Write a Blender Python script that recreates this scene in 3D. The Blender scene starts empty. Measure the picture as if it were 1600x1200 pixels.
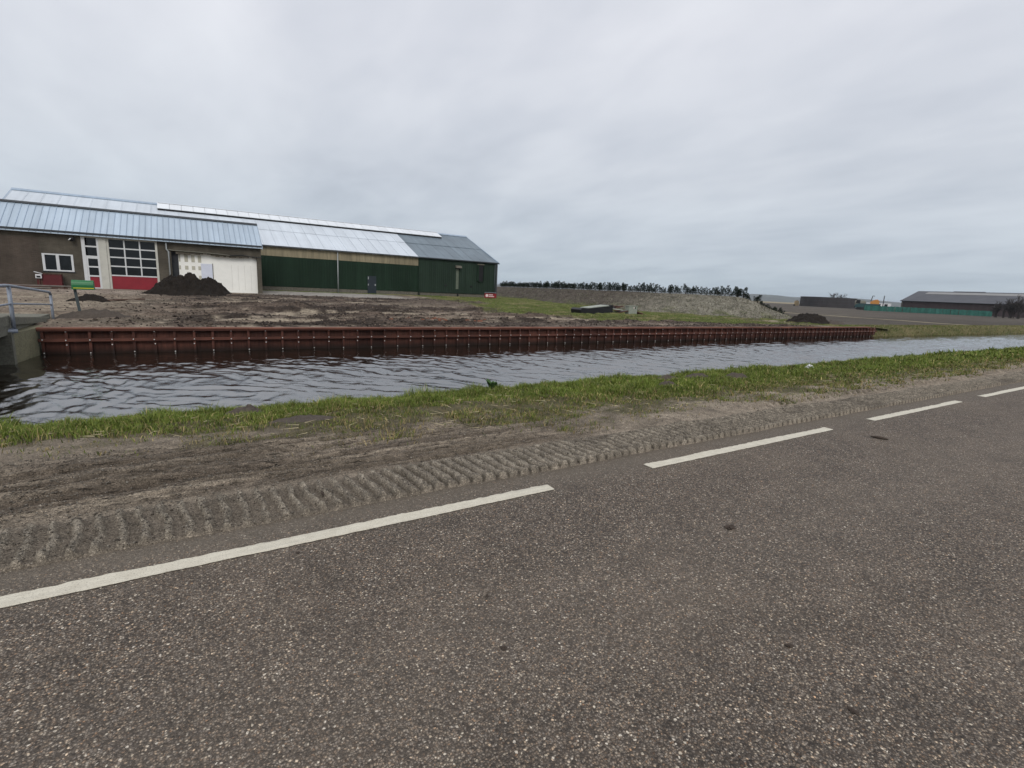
import bpy, math, random
import numpy as np
from mathutils import Matrix, Vector

random.seed(7); RNG = np.random.default_rng(7)
S = bpy.context.scene
COL = S.collection

# ------------------------------------------------------------------ camera
F_PX, YAW, PITCH, ROLL, EYE = 786.3, .569, .1862, .0464, 1.433
cd = bpy.data.cameras.new('camera'); cam = bpy.data.objects.new('camera', cd); COL.objects.link(cam)
cd.sensor_fit = 'HORIZONTAL'; cd.sensor_width = 36; cd.lens = 36*F_PX/1600
cd.clip_start = .05; cd.clip_end = 20000
_f = Vector((math.sin(YAW)*math.cos(PITCH), math.cos(YAW)*math.cos(PITCH), -math.sin(PITCH)))
_r = Vector((math.cos(YAW), -math.sin(YAW), 0)); _u = _r.cross(_f)
_r2 = _r*math.cos(ROLL)+_u*math.sin(ROLL); _u2 = -_r*math.sin(ROLL)+_u*math.cos(ROLL)
cam.matrix_world = Matrix(((_r2.x, _u2.x, -_f.x, 0), (_r2.y, _u2.y, -_f.y, 0), (_r2.z, _u2.z, -_f.z, EYE), (0, 0, 0, 1)))
S.camera = cam
S.render.resolution_x, S.render.resolution_y = 1024, 768
S.cycles.max_bounces = 4; S.cycles.diffuse_bounces = 2; S.cycles.glossy_bounces = 3; S.cycles.volume_bounces = 0; S.cycles.caustics_reflective = False
S.view_settings.view_transform = 'Standard'; S.view_settings.look = 'None'
S.view_settings.exposure = 0; S.view_settings.gamma = 1; S.view_settings.use_curve_mapping = False

# ------------------------------------------------------------------ node helper
class NT:
    def __init__(s, tree): s.t = tree; s.n = tree.nodes; s.l = tree.links
    def node(s, typ, **kw):
        n = s.n.new(typ)
        for k, v in kw.items(): setattr(n, k, v)
        return n
    def set(s, sock, v):
        if isinstance(v, bpy.types.NodeSocket): s.l.new(v, sock)
        elif v is not None:
            if isinstance(v, (tuple, list)) and sock.type == 'RGBA' and len(v) == 3: v = (*v, 1)
            sock.default_value = v
    def math(s, op, a, b=None, c=None, clamp=False):
        n = s.node('ShaderNodeMath', operation=op, use_clamp=clamp)
        for i, v in enumerate((a, b, c)):
            if v is not None: s.set(n.inputs[i], v)
        return n.outputs[0]
    def mix(s, fac, a, b, blend='MIX'):
        n = s.node('ShaderNodeMix', data_type='RGBA', blend_type=blend, clamp_factor=True)
        s.set(n.inputs['Factor'], fac); s.set(n.inputs['A'], a); s.set(n.inputs['B'], b)
        return n.outputs['Result']
    def noise(s, vec, scale, detail=4, rough=.55, dist=0, dim='3D'):
        n = s.node('ShaderNodeTexNoise', noise_dimensions=dim)
        if vec is not None: s.l.new(vec, n.inputs['Vector'])
        n.inputs['Scale'].default_value = scale; n.inputs['Detail'].default_value = detail
        n.inputs['Roughness'].default_value = rough; n.inputs['Distortion'].default_value = dist
        return n.outputs['Fac']
    def voro(s, vec, scale, feature='F1', rnd=1):
        n = s.node('ShaderNodeTexVoronoi', feature=feature)
        if vec is not None: s.l.new(vec, n.inputs['Vector'])
        n.inputs['Scale'].default_value = scale; n.inputs['Randomness'].default_value = rnd
        return n
    def ramp(s, fac, stops, interp='LINEAR'):
        n = s.node('ShaderNodeValToRGB'); s.set(n.inputs[0], fac)
        r = n.color_ramp; r.interpolation = interp
        while len(r.elements) > 1: r.elements.remove(r.elements[0])
        r.elements[0].position = stops[0][0]; r.elements[0].color = _c4(stops[0][1])
        for p, c in stops[1:]:
            e = r.elements.new(p); e.color = _c4(c)
        return n.outputs[0]
    def mr(s, v, a, b, c=0, d=1):
        n = s.node('ShaderNodeMapRange', clamp=True)
        s.set(n.inputs[0], v)
        for i, q in enumerate((a, b, c, d)): n.inputs[i+1].default_value = q
        return n.outputs[0]
    def scale(s, vec, sc, rot=(0, 0, 0), loc=(0, 0, 0)):
        n = s.node('ShaderNodeMapping'); s.l.new(vec, n.inputs[0])
        n.inputs['Scale'].default_value = sc; n.inputs['Rotation'].default_value = rot; n.inputs['Location'].default_value = loc
        return n.outputs[0]
    def bump(s, h, strength=.5, dist=.01, normal=None):
        n = s.node('ShaderNodeBump'); s.set(n.inputs['Height'], h)
        n.inputs['Strength'].default_value = strength; n.inputs['Distance'].default_value = dist
        if normal is not None: s.l.new(normal, n.inputs['Normal'])
        return n.outputs[0]
def _c4(c): return (c, c, c, 1) if isinstance(c, (int, float)) else (*c[:3], 1)

# ------------------------------------------------------------------ world: overcast sky
SUN_EL, SUN_AZ = math.radians(42), math.radians(200)      # azimuth measured clockwise from +Y
w = bpy.data.worlds.new('World'); S.world = w; w.use_nodes = True
T = NT(w.node_tree); T.n.clear()
sky = T.node('ShaderNodeTexSky', sky_type='NISHITA'); sky.sun_disc = False
sky.sun_elevation = SUN_EL; sky.sun_rotation = SUN_AZ; sky.air_density = 1.2; sky.dust_density = 2.5
geo = T.node('ShaderNodeTexCoord'); sx = T.node('ShaderNodeSeparateXYZ'); T.l.new(geo.outputs['Generated'], sx.inputs[0])
zz = T.math('MAXIMUM', sx.outputs[2], 0.0)
den = T.math('ADD', zz, .16)
cx = T.math('DIVIDE', sx.outputs[0], den); cy = T.math('DIVIDE', sx.outputs[1], den)
cv = T.node('ShaderNodeCombineXYZ'); T.l.new(cx, cv.inputs[0]); T.l.new(cy, cv.inputs[1])
cvm = T.scale(cv.outputs[0], (1.15, .62, 1), rot=(0, 0, math.radians(62)))
n1 = T.noise(cvm, .9, 3, .5, .35); n2 = T.noise(cvm, 2.6, 3, .55, .25); n3 = T.noise(cvm, .3, 1, .5)
cl = T.math('ADD', T.math('MULTIPLY', n1, .5), T.math('ADD', T.math('MULTIPLY', n2, .27), T.math('MULTIPLY', n3, .23)))
grad = T.ramp(zz, [(0, (.54, .635, .71)), (.08, (.58, .645, .725)), (.2, (.675, .715, .78)), (.4, (.79, .81, .87)), (1, (.85, .865, .91))])
tex = T.ramp(cl, [(.34, (.77, .785, .81)), (.44, (.90, .91, .925)), (.52, (1, 1, 1)), (.63, (1.11, 1.105, 1.09))])
cc = T.mix(1, grad, tex, 'MULTIPLY')
b1 = T.node('ShaderNodeBackground'); T.l.new(sky.outputs[0], b1.inputs[0]); b1.inputs[1].default_value = .09
b2 = T.node('ShaderNodeBackground'); T.l.new(cc, b2.inputs[0]); b2.inputs[1].default_value = 1.0
mx = T.node('ShaderNodeMixShader'); mx.inputs[0].default_value = .93
T.l.new(b1.outputs[0], mx.inputs[1]); T.l.new(b2.outputs[0], mx.inputs[2])
wo = T.node('ShaderNodeOutputWorld'); T.l.new(mx.outputs[0], wo.inputs[0])

sl = bpy.data.lights.new('sun', 'SUN'); sl.energy = 1.3; sl.angle = math.radians(24); sl.color = (1, .97, .93)
so = bpy.data.objects.new('sun', sl); COL.objects.link(so)
_sd = Vector((math.sin(SUN_AZ)*math.cos(SUN_EL), math.cos(SUN_AZ)*math.cos(SUN_EL), math.sin(SUN_EL)))
so.rotation_euler = _sd.to_track_quat('Z', 'Y').to_euler(); so.location = _sd*50

# ------------------------------------------------------------------ materials
def new_mat(name, rough=.8, spec=.3, metallic=0):
    m = bpy.data.materials.new(name); m.use_nodes = True
    t = NT(m.node_tree); b = t.n['Principled BSDF']
    b.inputs['Roughness'].default_value = rough; b.inputs['Specular IOR Level'].default_value = spec
    b.inputs['Metallic'].default_value = metallic
    tc = t.node('ShaderNodeTexCoord')
    return m, t, b, tc.outputs['Object']
def plain(name, c, rough=.7, var=.25, scale=3, bump=.0, spec=.3, metallic=0, bs=30, fine=None):
    m, t, b, v = new_mat(name, rough, spec, metallic)
    n = t.noise(v, scale, 6, .62)
    col = t.mix(t.mr(n, .3, .7), [x*(1-var) for x in c], [min(1, x*(1+var)) for x in c])
    if fine:
        col = t.mix(t.mr(t.noise(v, fine, 3, .6), .35, .65), col, (1.25, 1.25, 1.25), 'MULTIPLY') if False else t.mix(.5, col, t.mix(t.mr(t.noise(v, fine, 3, .6), .35, .65), [x*.6 for x in c], [min(1, x*1.4) for x in c]))
    t.set(b.inputs['Base Color'], col)
    if bump: t.set(b.inputs['Normal'], t.bump(t.noise(v, bs, 5, .6), bump, .01))
    return m
M = {}
def attr_mat(name, rough=.9, spec=.2, var=.25, scale=8, bump=.5, bs=40, bd=.02, attr='Col', fine=60):
    """colour of the surface itself comes from a colour attribute, broken up by noise"""
    m, t, b, v = new_mat(name, rough, spec)
    a = t.node('ShaderNodeAttribute', attribute_name=attr)
    k = t.ramp(t.noise(v, scale, 7, .65), [(.3, 1-var), (.7, 1+var)])
    k2 = t.ramp(t.noise(v, fine, 4, .7), [(.32, 1-var*1.1), (.68, 1+var*1.1)])
    c = t.mix(1, t.mix(1, a.outputs['Color'], k, 'MULTIPLY'), k2, 'MULTIPLY')
    t.set(b.inputs['Base Color'], c)
    if bump: t.set(b.inputs['Normal'], t.bump(t.noise(v, bs, 6, .65), bump, bd))
    return m

# asphalt with exposed chippings
def asphalt():
    m, t, b, v = new_mat('asphalt', .8, .35)
    w1 = t.node('ShaderNodeVectorMath', operation='ADD')
    nz = t.node('ShaderNodeTexNoise'); t.l.new(v, nz.inputs['Vector']); nz.inputs['Scale'].default_value = 60
    sc = t.node('ShaderNodeVectorMath', operation='SCALE'); t.l.new(nz.outputs['Color'], sc.inputs[0]); sc.inputs['Scale'].default_value = .012
    t.l.new(v, w1.inputs[0]); t.l.new(sc.outputs[0], w1.inputs[1]); vv = w1.outputs[0]
    va = t.voro(vv, 125); vb = t.voro(vv, 66)
    sep = t.node('ShaderNodeSeparateColor'); t.l.new(va.outputs['Color'], sep.inputs[0])
    stone = t.ramp(sep.outputs[0], [(0, (.022, .019, .017)), (.22, (.072, .063, .056)), (.55, (.165, .145, .128)), (.84, (.245, .217, .19)), (.95, (.35, .315, .27)), (.985, (.57, .53, .46)), (1, (.70, .66, .59))])
    hue = t.ramp(sep.outputs[1], [(0, (1.12, .98, .86)), (.45, (1, 1, 1)), (.75, (.96, .99, 1.06)), (.93, (1, 1, .98)), (1, (1.3, .93, .68))])
    stone = t.mix(1, stone, hue, 'MULTIPLY')
    edge = t.mr(va.outputs['Distance'], .25, .62, 0, 1)
    col = t.mix(t.math('MULTIPLY', edge, .8), stone, (.040, .034, .030))
    # larger pale chips
    sepb = t.node('ShaderNodeSeparateColor'); t.l.new(vb.outputs['Color'], sepb.inputs[0])
    big = t.math('MULTIPLY', t.math('GREATER_THAN', sepb.outputs[0], .962), t.math('LESS_THAN', vb.outputs['Distance'], .33))
    col = t.mix(big, col, t.mix(sepb.outputs[1], (.36, .32, .26), (.56, .54, .50)))
    # wear, dust and damp patches
    p1 = t.noise(v, .55, 4, .6, .3); p2 = t.noise(v, 3.2, 4, .65)
    col = t.mix(t.mr(p1, .40, .66, 0, .16), col, (.20, .168, .138))
    col = t.mix(1, col, t.ramp(p2, [(.3, .80), (.5, 1.0), (.72, 1.14)]), 'MULTIPLY')
    # brown dirt spots
    ds = t.noise(v, 1.7, 3, .7, .5)
    col = t.mix(t.mr(ds, .66, .76, 0, .35), col, (.125, .10, .08))
    # muddy film at the road edge beside the verge
    sy = t.node('ShaderNodeSeparateXYZ'); t.l.new(v, sy.inputs[0])
    ye = t.math('ADD', sy.outputs[1], t.math('MULTIPLY', t.math('SUBTRACT', t.noise(v, 2.2, 6, .7), .5), .5))
    col = t.mix(t.mr(ye, 2.62, 3.05, 0, .6), col, t.mix(t.mr(t.noise(v, 45, 4, .7), .35, .65), (.095, .087, .076), (.165, .150, .130)))
    # slightly polished wheel path
    wp = t.mr(t.math('ABSOLUTE', t.math('SUBTRACT', sy.outputs[1], 1.55)), .1, .65, .10, 0)
    col = t.mix(wp, col, (.21, .19, .17))
    col = t.mix(1, col, (1.36, 1.27, 1.14), 'MULTIPLY'); t.set(b.inputs['Base Color'], col)
    h = t.math('SUBTRACT', 1.0, va.outputs['Distance'])
    h = t.math('ADD', t.math('MULTIPLY', h, .7), t.math('MULTIPLY', sep.outputs[2], .6))
    t.set(b.inputs['Normal'], t.bump(h, 1, .009))
    return m
M['asphalt'] = asphalt()
def road_paint():
    m, t, b, v = new_mat('road_paint', .65, .35)
    n = t.noise(v, 14, 7, .7); f = t.noise(v, 130, 4, .7)
    c = t.mix(t.mr(n, .35, .7), (.68, .635, .52), (.55, .505, .405))
    c = t.mix(t.mr(f, .53, .68, 0, .8), c, (.22, .195, .165))
    s = t.noise(t.scale(v, (1.2, 60, 1)), 1, 4, .6)
    c = t.mix(t.mr(s, .5, .72, 0, .45), c, (.36, .335, .285))
    t.set(b.inputs['Base Color'], c); t.set(b.inputs['Normal'], t.bump(f, .5, .004))
    return m
M['paint'] = road_paint()
def verge_mat():
    m, t, b, v = new_mat('verge_soil', .92, .18)
    a = t.node('ShaderNodeAttribute', attribute_name='Col'); sp = t.node('ShaderNodeSeparateXYZ'); t.l.new(v, sp.inputs[0])
    k = t.ramp(t.noise(v, 9, 7, .68), [(.3, .74), (.7, 1.26)]); k2 = t.ramp(t.noise(v, 95, 5, .75), [(.30, .58), (.5, 1.0), (.68, 1.42)])
    c = t.mix(1, t.mix(1, a.outputs['Color'], k, 'MULTIPLY'), k2, 'MULTIPLY')
    # crumbly grains
    vo = t.voro(v, 150); sc = t.node('ShaderNodeSeparateColor'); t.l.new(vo.outputs['Color'], sc.inputs[0])
    c = t.mix(1, c, t.ramp(sc.outputs[0], [(0, .55), (.25, .9), (.8, 1.08), (.95, 1.5), (1, 1.75)]), 'MULTIPLY')
    # fine scrape lines along the direction the wheels slid
    st = t.noise(t.scale(v, (4.5, 62, 1), rot=(0, 0, math.radians(-3.2))), 1, 4, .62, .4)
    yy = t.math('ADD', sp.outputs[1], t.math('MULTIPLY', t.math('SUBTRACT', t.noise(v, 1.6, 4, .6), .5), .5))
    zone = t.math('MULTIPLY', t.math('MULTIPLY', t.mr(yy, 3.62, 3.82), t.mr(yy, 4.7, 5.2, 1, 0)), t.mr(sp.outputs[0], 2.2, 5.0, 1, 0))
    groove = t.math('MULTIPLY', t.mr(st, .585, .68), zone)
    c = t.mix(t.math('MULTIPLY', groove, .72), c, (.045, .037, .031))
    t.set(b.inputs['Base Color'], c)
    h = t.math('ADD', t.noise(v, 55, 6, .7), t.math('ADD', t.math('MULTIPLY', vo.outputs['Distance'], -.5), t.math('MULTIPLY', groove, -1.2)))
    t.set(b.inputs['Normal'], t.bump(h, 1, .02))
    return m
M['verge'] = verge_mat()
M['yard'] = attr_mat('yard_soil', .95, .12, .36, 1.6, 1.0, 9, .16, fine=11)
M['mound'] = attr_mat('mound_soil', .95, .12, .42, 1.5, .9, 7, .12, fine=7)
M['grass'] = attr_mat('grass_blades', .7, .25, .12, 5, 0, fine=30)
M['leaf'] = attr_mat('foliage', .75, .25, .18, 5, 0, fine=30)
M['heap'] = plain('dark_humus_soil', (.020, .016, .013), .95, .5, 2.5, 1, .15, bs=9, fine=14)
M['clod'] = plain('mud_clod', (.065, .05, .04), .9, .4, 30, .6, .2, bs=90)
M['clump'] = plain('loose_soil', (.085, .070, .058), .95, .4, 14, 1, .15, bs=40, fine=60)

def field_mat():
    m, t, b, v = new_mat('ploughed_field', .95, .12)
    # the field is tilled in long strips; weeds and straw give some a paler tone
    a = t.noise(t.scale(v, (.012, .05, 1)), 1, 5, .55); c = t.noise(t.scale(v, (.25, .9, 1)), 1, 6, .7)
    col = t.mix(t.mr(a, .35, .65), (.085, .073, .062), (.125, .108, .09))
    col = t.mix(t.mr(c, .35, .7), t.mix(1, col, (.72, .72, .72), 'MULTIPLY'), t.mix(1, col, (1.2, 1.2, 1.18), 'MULTIPLY'))
    sp = t.node('ShaderNodeSeparateXYZ'); t.l.new(v, sp.inputs[0])
    bank = t.mr(t.math('ADD', sp.outputs[1], t.math('MULTIPLY', t.math('SUBTRACT', t.noise(v, .5, 4, .6), .5), 1.5)), 19.6, 21.2, 1, 0)
    col = t.mix(bank, col, t.mix(t.mr(t.noise(t.scale(v, (.3, 1, 1)), 1.2, 5, .6), .35, .65), (.085, .088, .036), (.165, .14, .07)))
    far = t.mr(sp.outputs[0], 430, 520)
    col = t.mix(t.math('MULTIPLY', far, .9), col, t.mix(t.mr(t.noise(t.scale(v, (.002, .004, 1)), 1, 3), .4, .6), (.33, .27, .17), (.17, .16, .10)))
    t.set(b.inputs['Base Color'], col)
    t.set(b.inputs['Normal'], t.bump(t.noise(t.scale(v, (3, 3, 3)), 1, 7, .7), 1, .12))
    return m
M['field'] = field_mat()
def water_mat():
    m, t, b, v = new_mat('canal_water', .045, .5)
    b.inputs['Base Color'].default_value = (.013, .009, .006, 1); b.inputs['IOR'].default_value = 4.0
    n = t.noise(t.scale(v, (6, 14, 5), rot=(0, 0, math.radians(72))), 1, 3, .5, .6)
    t.set(b.inputs['Normal'], t.bump(n, .15, .03))
    return m
M['water'] = water_mat()
def wood(name, c, dark, sc=(.6, 9, 9), wet=False):
    m, t, b, v = new_mat(name, .75, .25)
    tc = t.node('ShaderNodeNewGeometry'); v = tc.outputs['Position']
    g = t.noise(t.scale(v, sc), 1.5, 6, .65, .3); k = t.noise(v, 1.1, 5, .6)
    col = t.mix(t.mr(g, .32, .68), dark, c)
    col = t.mix(1, col, t.ramp(k, [(.3, .62), (.7, 1.28)]), 'MULTIPLY')
    info = t.node('ShaderNodeObjectInfo'); col = t.mix(1, col, t.ramp(info.outputs['Random'], [(0, .75), (1, 1.25)]), 'MULTIPLY')
    if wet:
        sp = t.node('ShaderNodeSeparateXYZ'); t.l.new(v, sp.inputs[0])
        wz = t.math('ADD', sp.outputs[2], t.math('MULTIPLY', t.math('SUBTRACT', t.noise(t.scale(v, (1.2, 1, 1)), 2, 5, .6), .5), .12))
        col = t.mix(t.mr(wz, -.83, -.66, .9, 0), col, (.016, .011, .009))
    t.set(b.inputs['Base Color'], col); t.set(b.inputs['Normal'], t.bump(g, .5, .006))
    return m
M['wood_cap'] = wood('hardwood_cap', (.285, .118, .076), (.17, .068, .046))
M['wood_post'] = wood('hardwood_post', (.115, .044, .030), (.056, .023, .018), (7, 7, 1), True)
M['wood_beam'] = wood('hardwood_beam', (.12, .046, .031), (.062, .025, .019))
def wood_panel():
    m, t, b, v = new_mat('hardwood_planks', .8, .2)
    tc = t.node('ShaderNodeNewGeometry'); v = tc.outputs['Position']
    g = t.noise(t.scale(v, (9, 9, .8)), 1.5, 6, .65); k = t.noise(v, .9, 6, .65)
    col = t.mix(t.mr(g, .3, .7), (.043, .019, .0145), (.10, .040, .028)); col = t.mix(1, col, t.ramp(k, [(.3, .55), (.7, 1.3)]), 'MULTIPLY')
    sp = t.node('ShaderNodeSeparateXYZ'); t.l.new(v, sp.inputs[0])     # wet, algae-dark splash band with an uneven edge
    wz = t.math('ADD', sp.outputs[2], t.math('MULTIPLY', t.math('SUBTRACT', t.noise(t.scale(v, (1.2, 1, 1)), 2, 5, .6), .5), .12))
    info = t.node('ShaderNodeObjectInfo'); col = t.mix(1, col, t.ramp(info.outputs['Random'], [(0, .62), (.5, 1.0), (1, 1.35)]), 'MULTIPLY')
    wet = t.mr(wz, -.83, -.66, 1, 0)
    col = t.mix(t.math('MULTIPLY', wet, .85), col, (.014, .010, .008))
    t.set(b.inputs['Base Color'], col); t.set(b.inputs['Normal'], t.bump(g, .5, .006))
    return m
M['wood_panel'] = wood_panel()
M['bolt'] = plain('white_plastic_cap', (.75, .74, .70), .4, .1)
def brick(name, c1, c2, mortar):
    m, t, b, v = new_mat(name, .9, .15)
    gp = t.node('ShaderNodeNewGeometry'); sp = t.node('ShaderNodeSeparateXYZ'); t.l.new(gp.outputs['Position'], sp.inputs[0])
    cb = t.node('ShaderNodeCombineXYZ'); t.l.new(t.math('ADD', sp.outputs[0], sp.outputs[1]), cb.inputs[0]); t.l.new(sp.outputs[2], cb.inputs[1])
    br = t.node('ShaderNodeTexBrick'); t.l.new(cb.outputs[0], br.inputs['Vector'])
    br.inputs['Scale'].default_value = 1; br.inputs['Brick Width'].default_value = .22; br.inputs['Row Height'].default_value = .063; br.inputs['Mortar Size'].default_value = .006
    br.inputs['Color1'].default_value = _c4(c1); br.inputs['Color2'].default_value = _c4(c2); br.inputs['Mortar'].default_value = _c4(mortar)
    k = t.noise(gp.outputs['Position'], .8, 6, .6)
    st = t.noise(t.scale(gp.outputs['Position'], (1.5, 1.5, .25)), 1, 5, .6)
    col = t.mix(1, br.outputs[0], t.ramp(k, [(.3, .72), (.7, 1.22)]), 'MULTIPLY')
    col = t.mix(1, col, t.ramp(st, [(.35, .82), (.65, 1.1)]), 'MULTIPLY')
    t.set(b.inputs['Base Color'], col); t.set(b.inputs['Normal'], t.bump(br.outputs['Fac'], .4, .006))
    return m
M['brick'] = brick('brown_brick', (.102, .089, .068), (.083, .071, .054), (.11, .102, .084))
M['brick_dark'] = brick('red_brown_brick', (.098, .077, .060), (.08, .061, .048), (.105, .094, .08))
def sheet(name, c, rough=.4, metallic=.35, var=.08, stain=.15, streak=(2.5, .12, .12)):
    m, t, b, v = new_mat(name, rough, .4, metallic)
    gp = t.node('ShaderNodeNewGeometry'); v = gp.outputs['Position']
    k = t.noise(v, .35, 5, .6); st = t.noise(t.scale(v, streak), 1, 6, .65)
    info = t.node('ShaderNodeObjectInfo')
    col = t.mix(t.mr(k, .3, .7), [x*(1-var) for x in c], [min(1, x*(1+var)) for x in c])
    col = t.mix(1, col, t.ramp(st, [(.35, 1-stain), (.65, 1.04)]), 'MULTIPLY')
    col = t.mix(1, col, t.ramp(info.outputs['Random'], [(0, .945), (1, 1.05)]), 'MULTIPLY')
    t.set(b.inputs['Base Color'], col)
    return m
M['roof_blue'] = sheet('blue_grey_steel_sheet', (.47, .56, .65), .38, .2)
M['roof_rib'] = sheet('sheet_rib', (.35, .43, .52), .4, .2)
M['roof_light'] = sheet('light_roof_sheet', (.62, .67, .72), .5, .1, .06, .08)
M['roof_dark'] = sheet('dark_roof_sheet', (.17, .215, .25), .45, .1, .2, .25)
M['solar'] = sheet('solar_sky_sheen', (.84, .87, .89), .25, .3, .04, .03)  # near-white base colour stands in for bright sky mirrored by the glass
M['trim_dark'] = plain('dark_gutter', (.05, .055, .06), .5, .15)
M['trim_beige'] = plain('weathered_beige_board', (.21, .19, .165), .8, .2)
M['green'] = sheet('dark_green_cladding', (.015, .032, .019), .7, .0, .15, .25, (2.5, 2.5, .1))
M['green2'] = sheet('faded_green_cladding', (.025, .042, .029), .7, .0, .15, .25, (2.5, 2.5, .1))
for _k in ('green', 'green2'): M[_k].node_tree.nodes['Principled BSDF'].inputs['Specular IOR Level'].default_value = .12
M['green_pale'] = plain('bleached_green', (.115, .135, .10), .7, .2)
M['cream'] = sheet('weathered_cream_panel', (.30, .255, .165), .8, 0, .2, .4, (3, 3, .3))
M['plinth'] = plain('mossy_concrete_plinth', (.13, .12, .095), .9, .35, 2, fine=8)
M['concrete'] = plain('weathered_concrete', (.165, .16, .128), .9, .28, 3, .4, fine=22, bs=25)
M['concrete_alg'] = plain('algae_concrete', (.20, .185, .115), .9, .4, 3.5, .5, fine=26, bs=25)
M['white_frame'] = plain('white_frame', (.62, .63, .63), .45, .06)
M['cream_frame'] = plain('cream_painted_steel', (.52, .51, .45), .6, .12, 2)
M['red_dark'] = plain('faded_red_box', (.10, .018, .02), .7, .2)
M['red'] = plain('dark_red_panel', (.24, .02, .03), .5, .14, 1.5)
M['glass'] = plain('dark_window_glass', (.010, .012, .014), .08, .1, spec=.3)
M['white_wall'] = plain('white_insulation_board', (.90, .89, .83), .8, .05, 1.2, fine=None)
M['beige_patch'] = plain('beige_filler', (.50, .48, .39), .85, .1)
M['scuff'] = plain('faint_scuff', (.70, .685, .62), .85, .1)
M['pale_door'] = plain('pale_blue_grey_door', (.66, .69, .78), .6, .05)
M['black'] = plain('black', (.012, .012, .013), .7, .2)
M['dark_inside'] = plain('dark_interior', (.035, .037, .04), .9, .2)
M['dk_door'] = plain('anthracite_door', (.022, .03, .038), .5, .15)
M['galv'] = plain('galvanised_steel', (.25, .275, .32), .55, .18, 12, .2, .4, .2)
M['grey_pipe'] = plain('grey_pvc', (.34, .36, .36), .5, .1)
M['mail_green'] = plain('green_letterbox', (.006, .13, .035), .4, .12, 5, spec=.5)
M['yellow'] = plain('yellow_strip', (.72, .60, .03), .5, .08)
M['post_paint'] = plain('slate_painted_post', (.055, .07, .072), .6, .25, 12)
M['plastic_black'] = plain('black_foil', (.014, .014, .016), .38, .3, 6, .3)
M['pale_foil'] = plain('pale_weathered_board', (.33, .35, .30), .6, .2, 4)
M['rust'] = plain('rusty_brown', (.085, .042, .03), .85, .35, 9)
M['cab'] = plain('grey_green_cabinet', (.27, .29, .24), .6, .12, 5)
M['sign_red'] = plain('red_sign', (.23, .018, .022), .5, .1)
M['sign_white'] = plain('white_lettering', (.75, .62, .60), .5, .05)
M['brickrubble'] = plain('orange_brick', (.22, .098, .062), .9, .35, 8)
M['tank'] = sheet('dark_tank_panel', (.045, .039, .04), .75, 0, .2, .25, (.5, .5, .1))
M['barn_wall'] = sheet('brown_barn_cladding', (.068, .048, .047), .85, 0, .15, .2, (.5, .5, .1))
M['barn_roof'] = sheet('grey_fibre_roof', (.098, .10, .112), .8, 0, .12, .15)
M['barn_strip'] = sheet('translucent_roof_strip', (.27, .265, .26), .7, 0, .06, .1)
M['windbreak'] = plain('green_windbreak_mesh', (.03, .125, .10), .8, .3, .6, fine=3)
M['orange'] = plain('orange_paint', (.55, .24, .06), .5, .15)
M['tan'] = plain('tan_box', (.45, .34, .20), .8, .15)
M['teal'] = plain('dark_teal_paint', (.03, .075, .08), .5, .2)
M['bark'] = plain('bark', (.05, .042, .038), .95, .3, 9)
M['dune'] = plain('far_dune_scrub', (.10, .105, .095), .95, .45, .006, fine=.02)
M['soil_plain'] = plain('bank_soil', (.09, .075, .06), .95, .3, 2, .6, bs=9)
M['grass_plain'] = plain('far_grass', (.10, .115, .045), .95, .35, 1.2, .6, bs=12)
M['straw'] = plain('dead_straw', (.42, .36, .22), .9, .2, 20)
M['rubber'] = plain('rubber', (.02, .02, .02), .8, .2)
M['tin_white'] = plain('white_paint', (.7, .7, .7), .6, .06)

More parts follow.
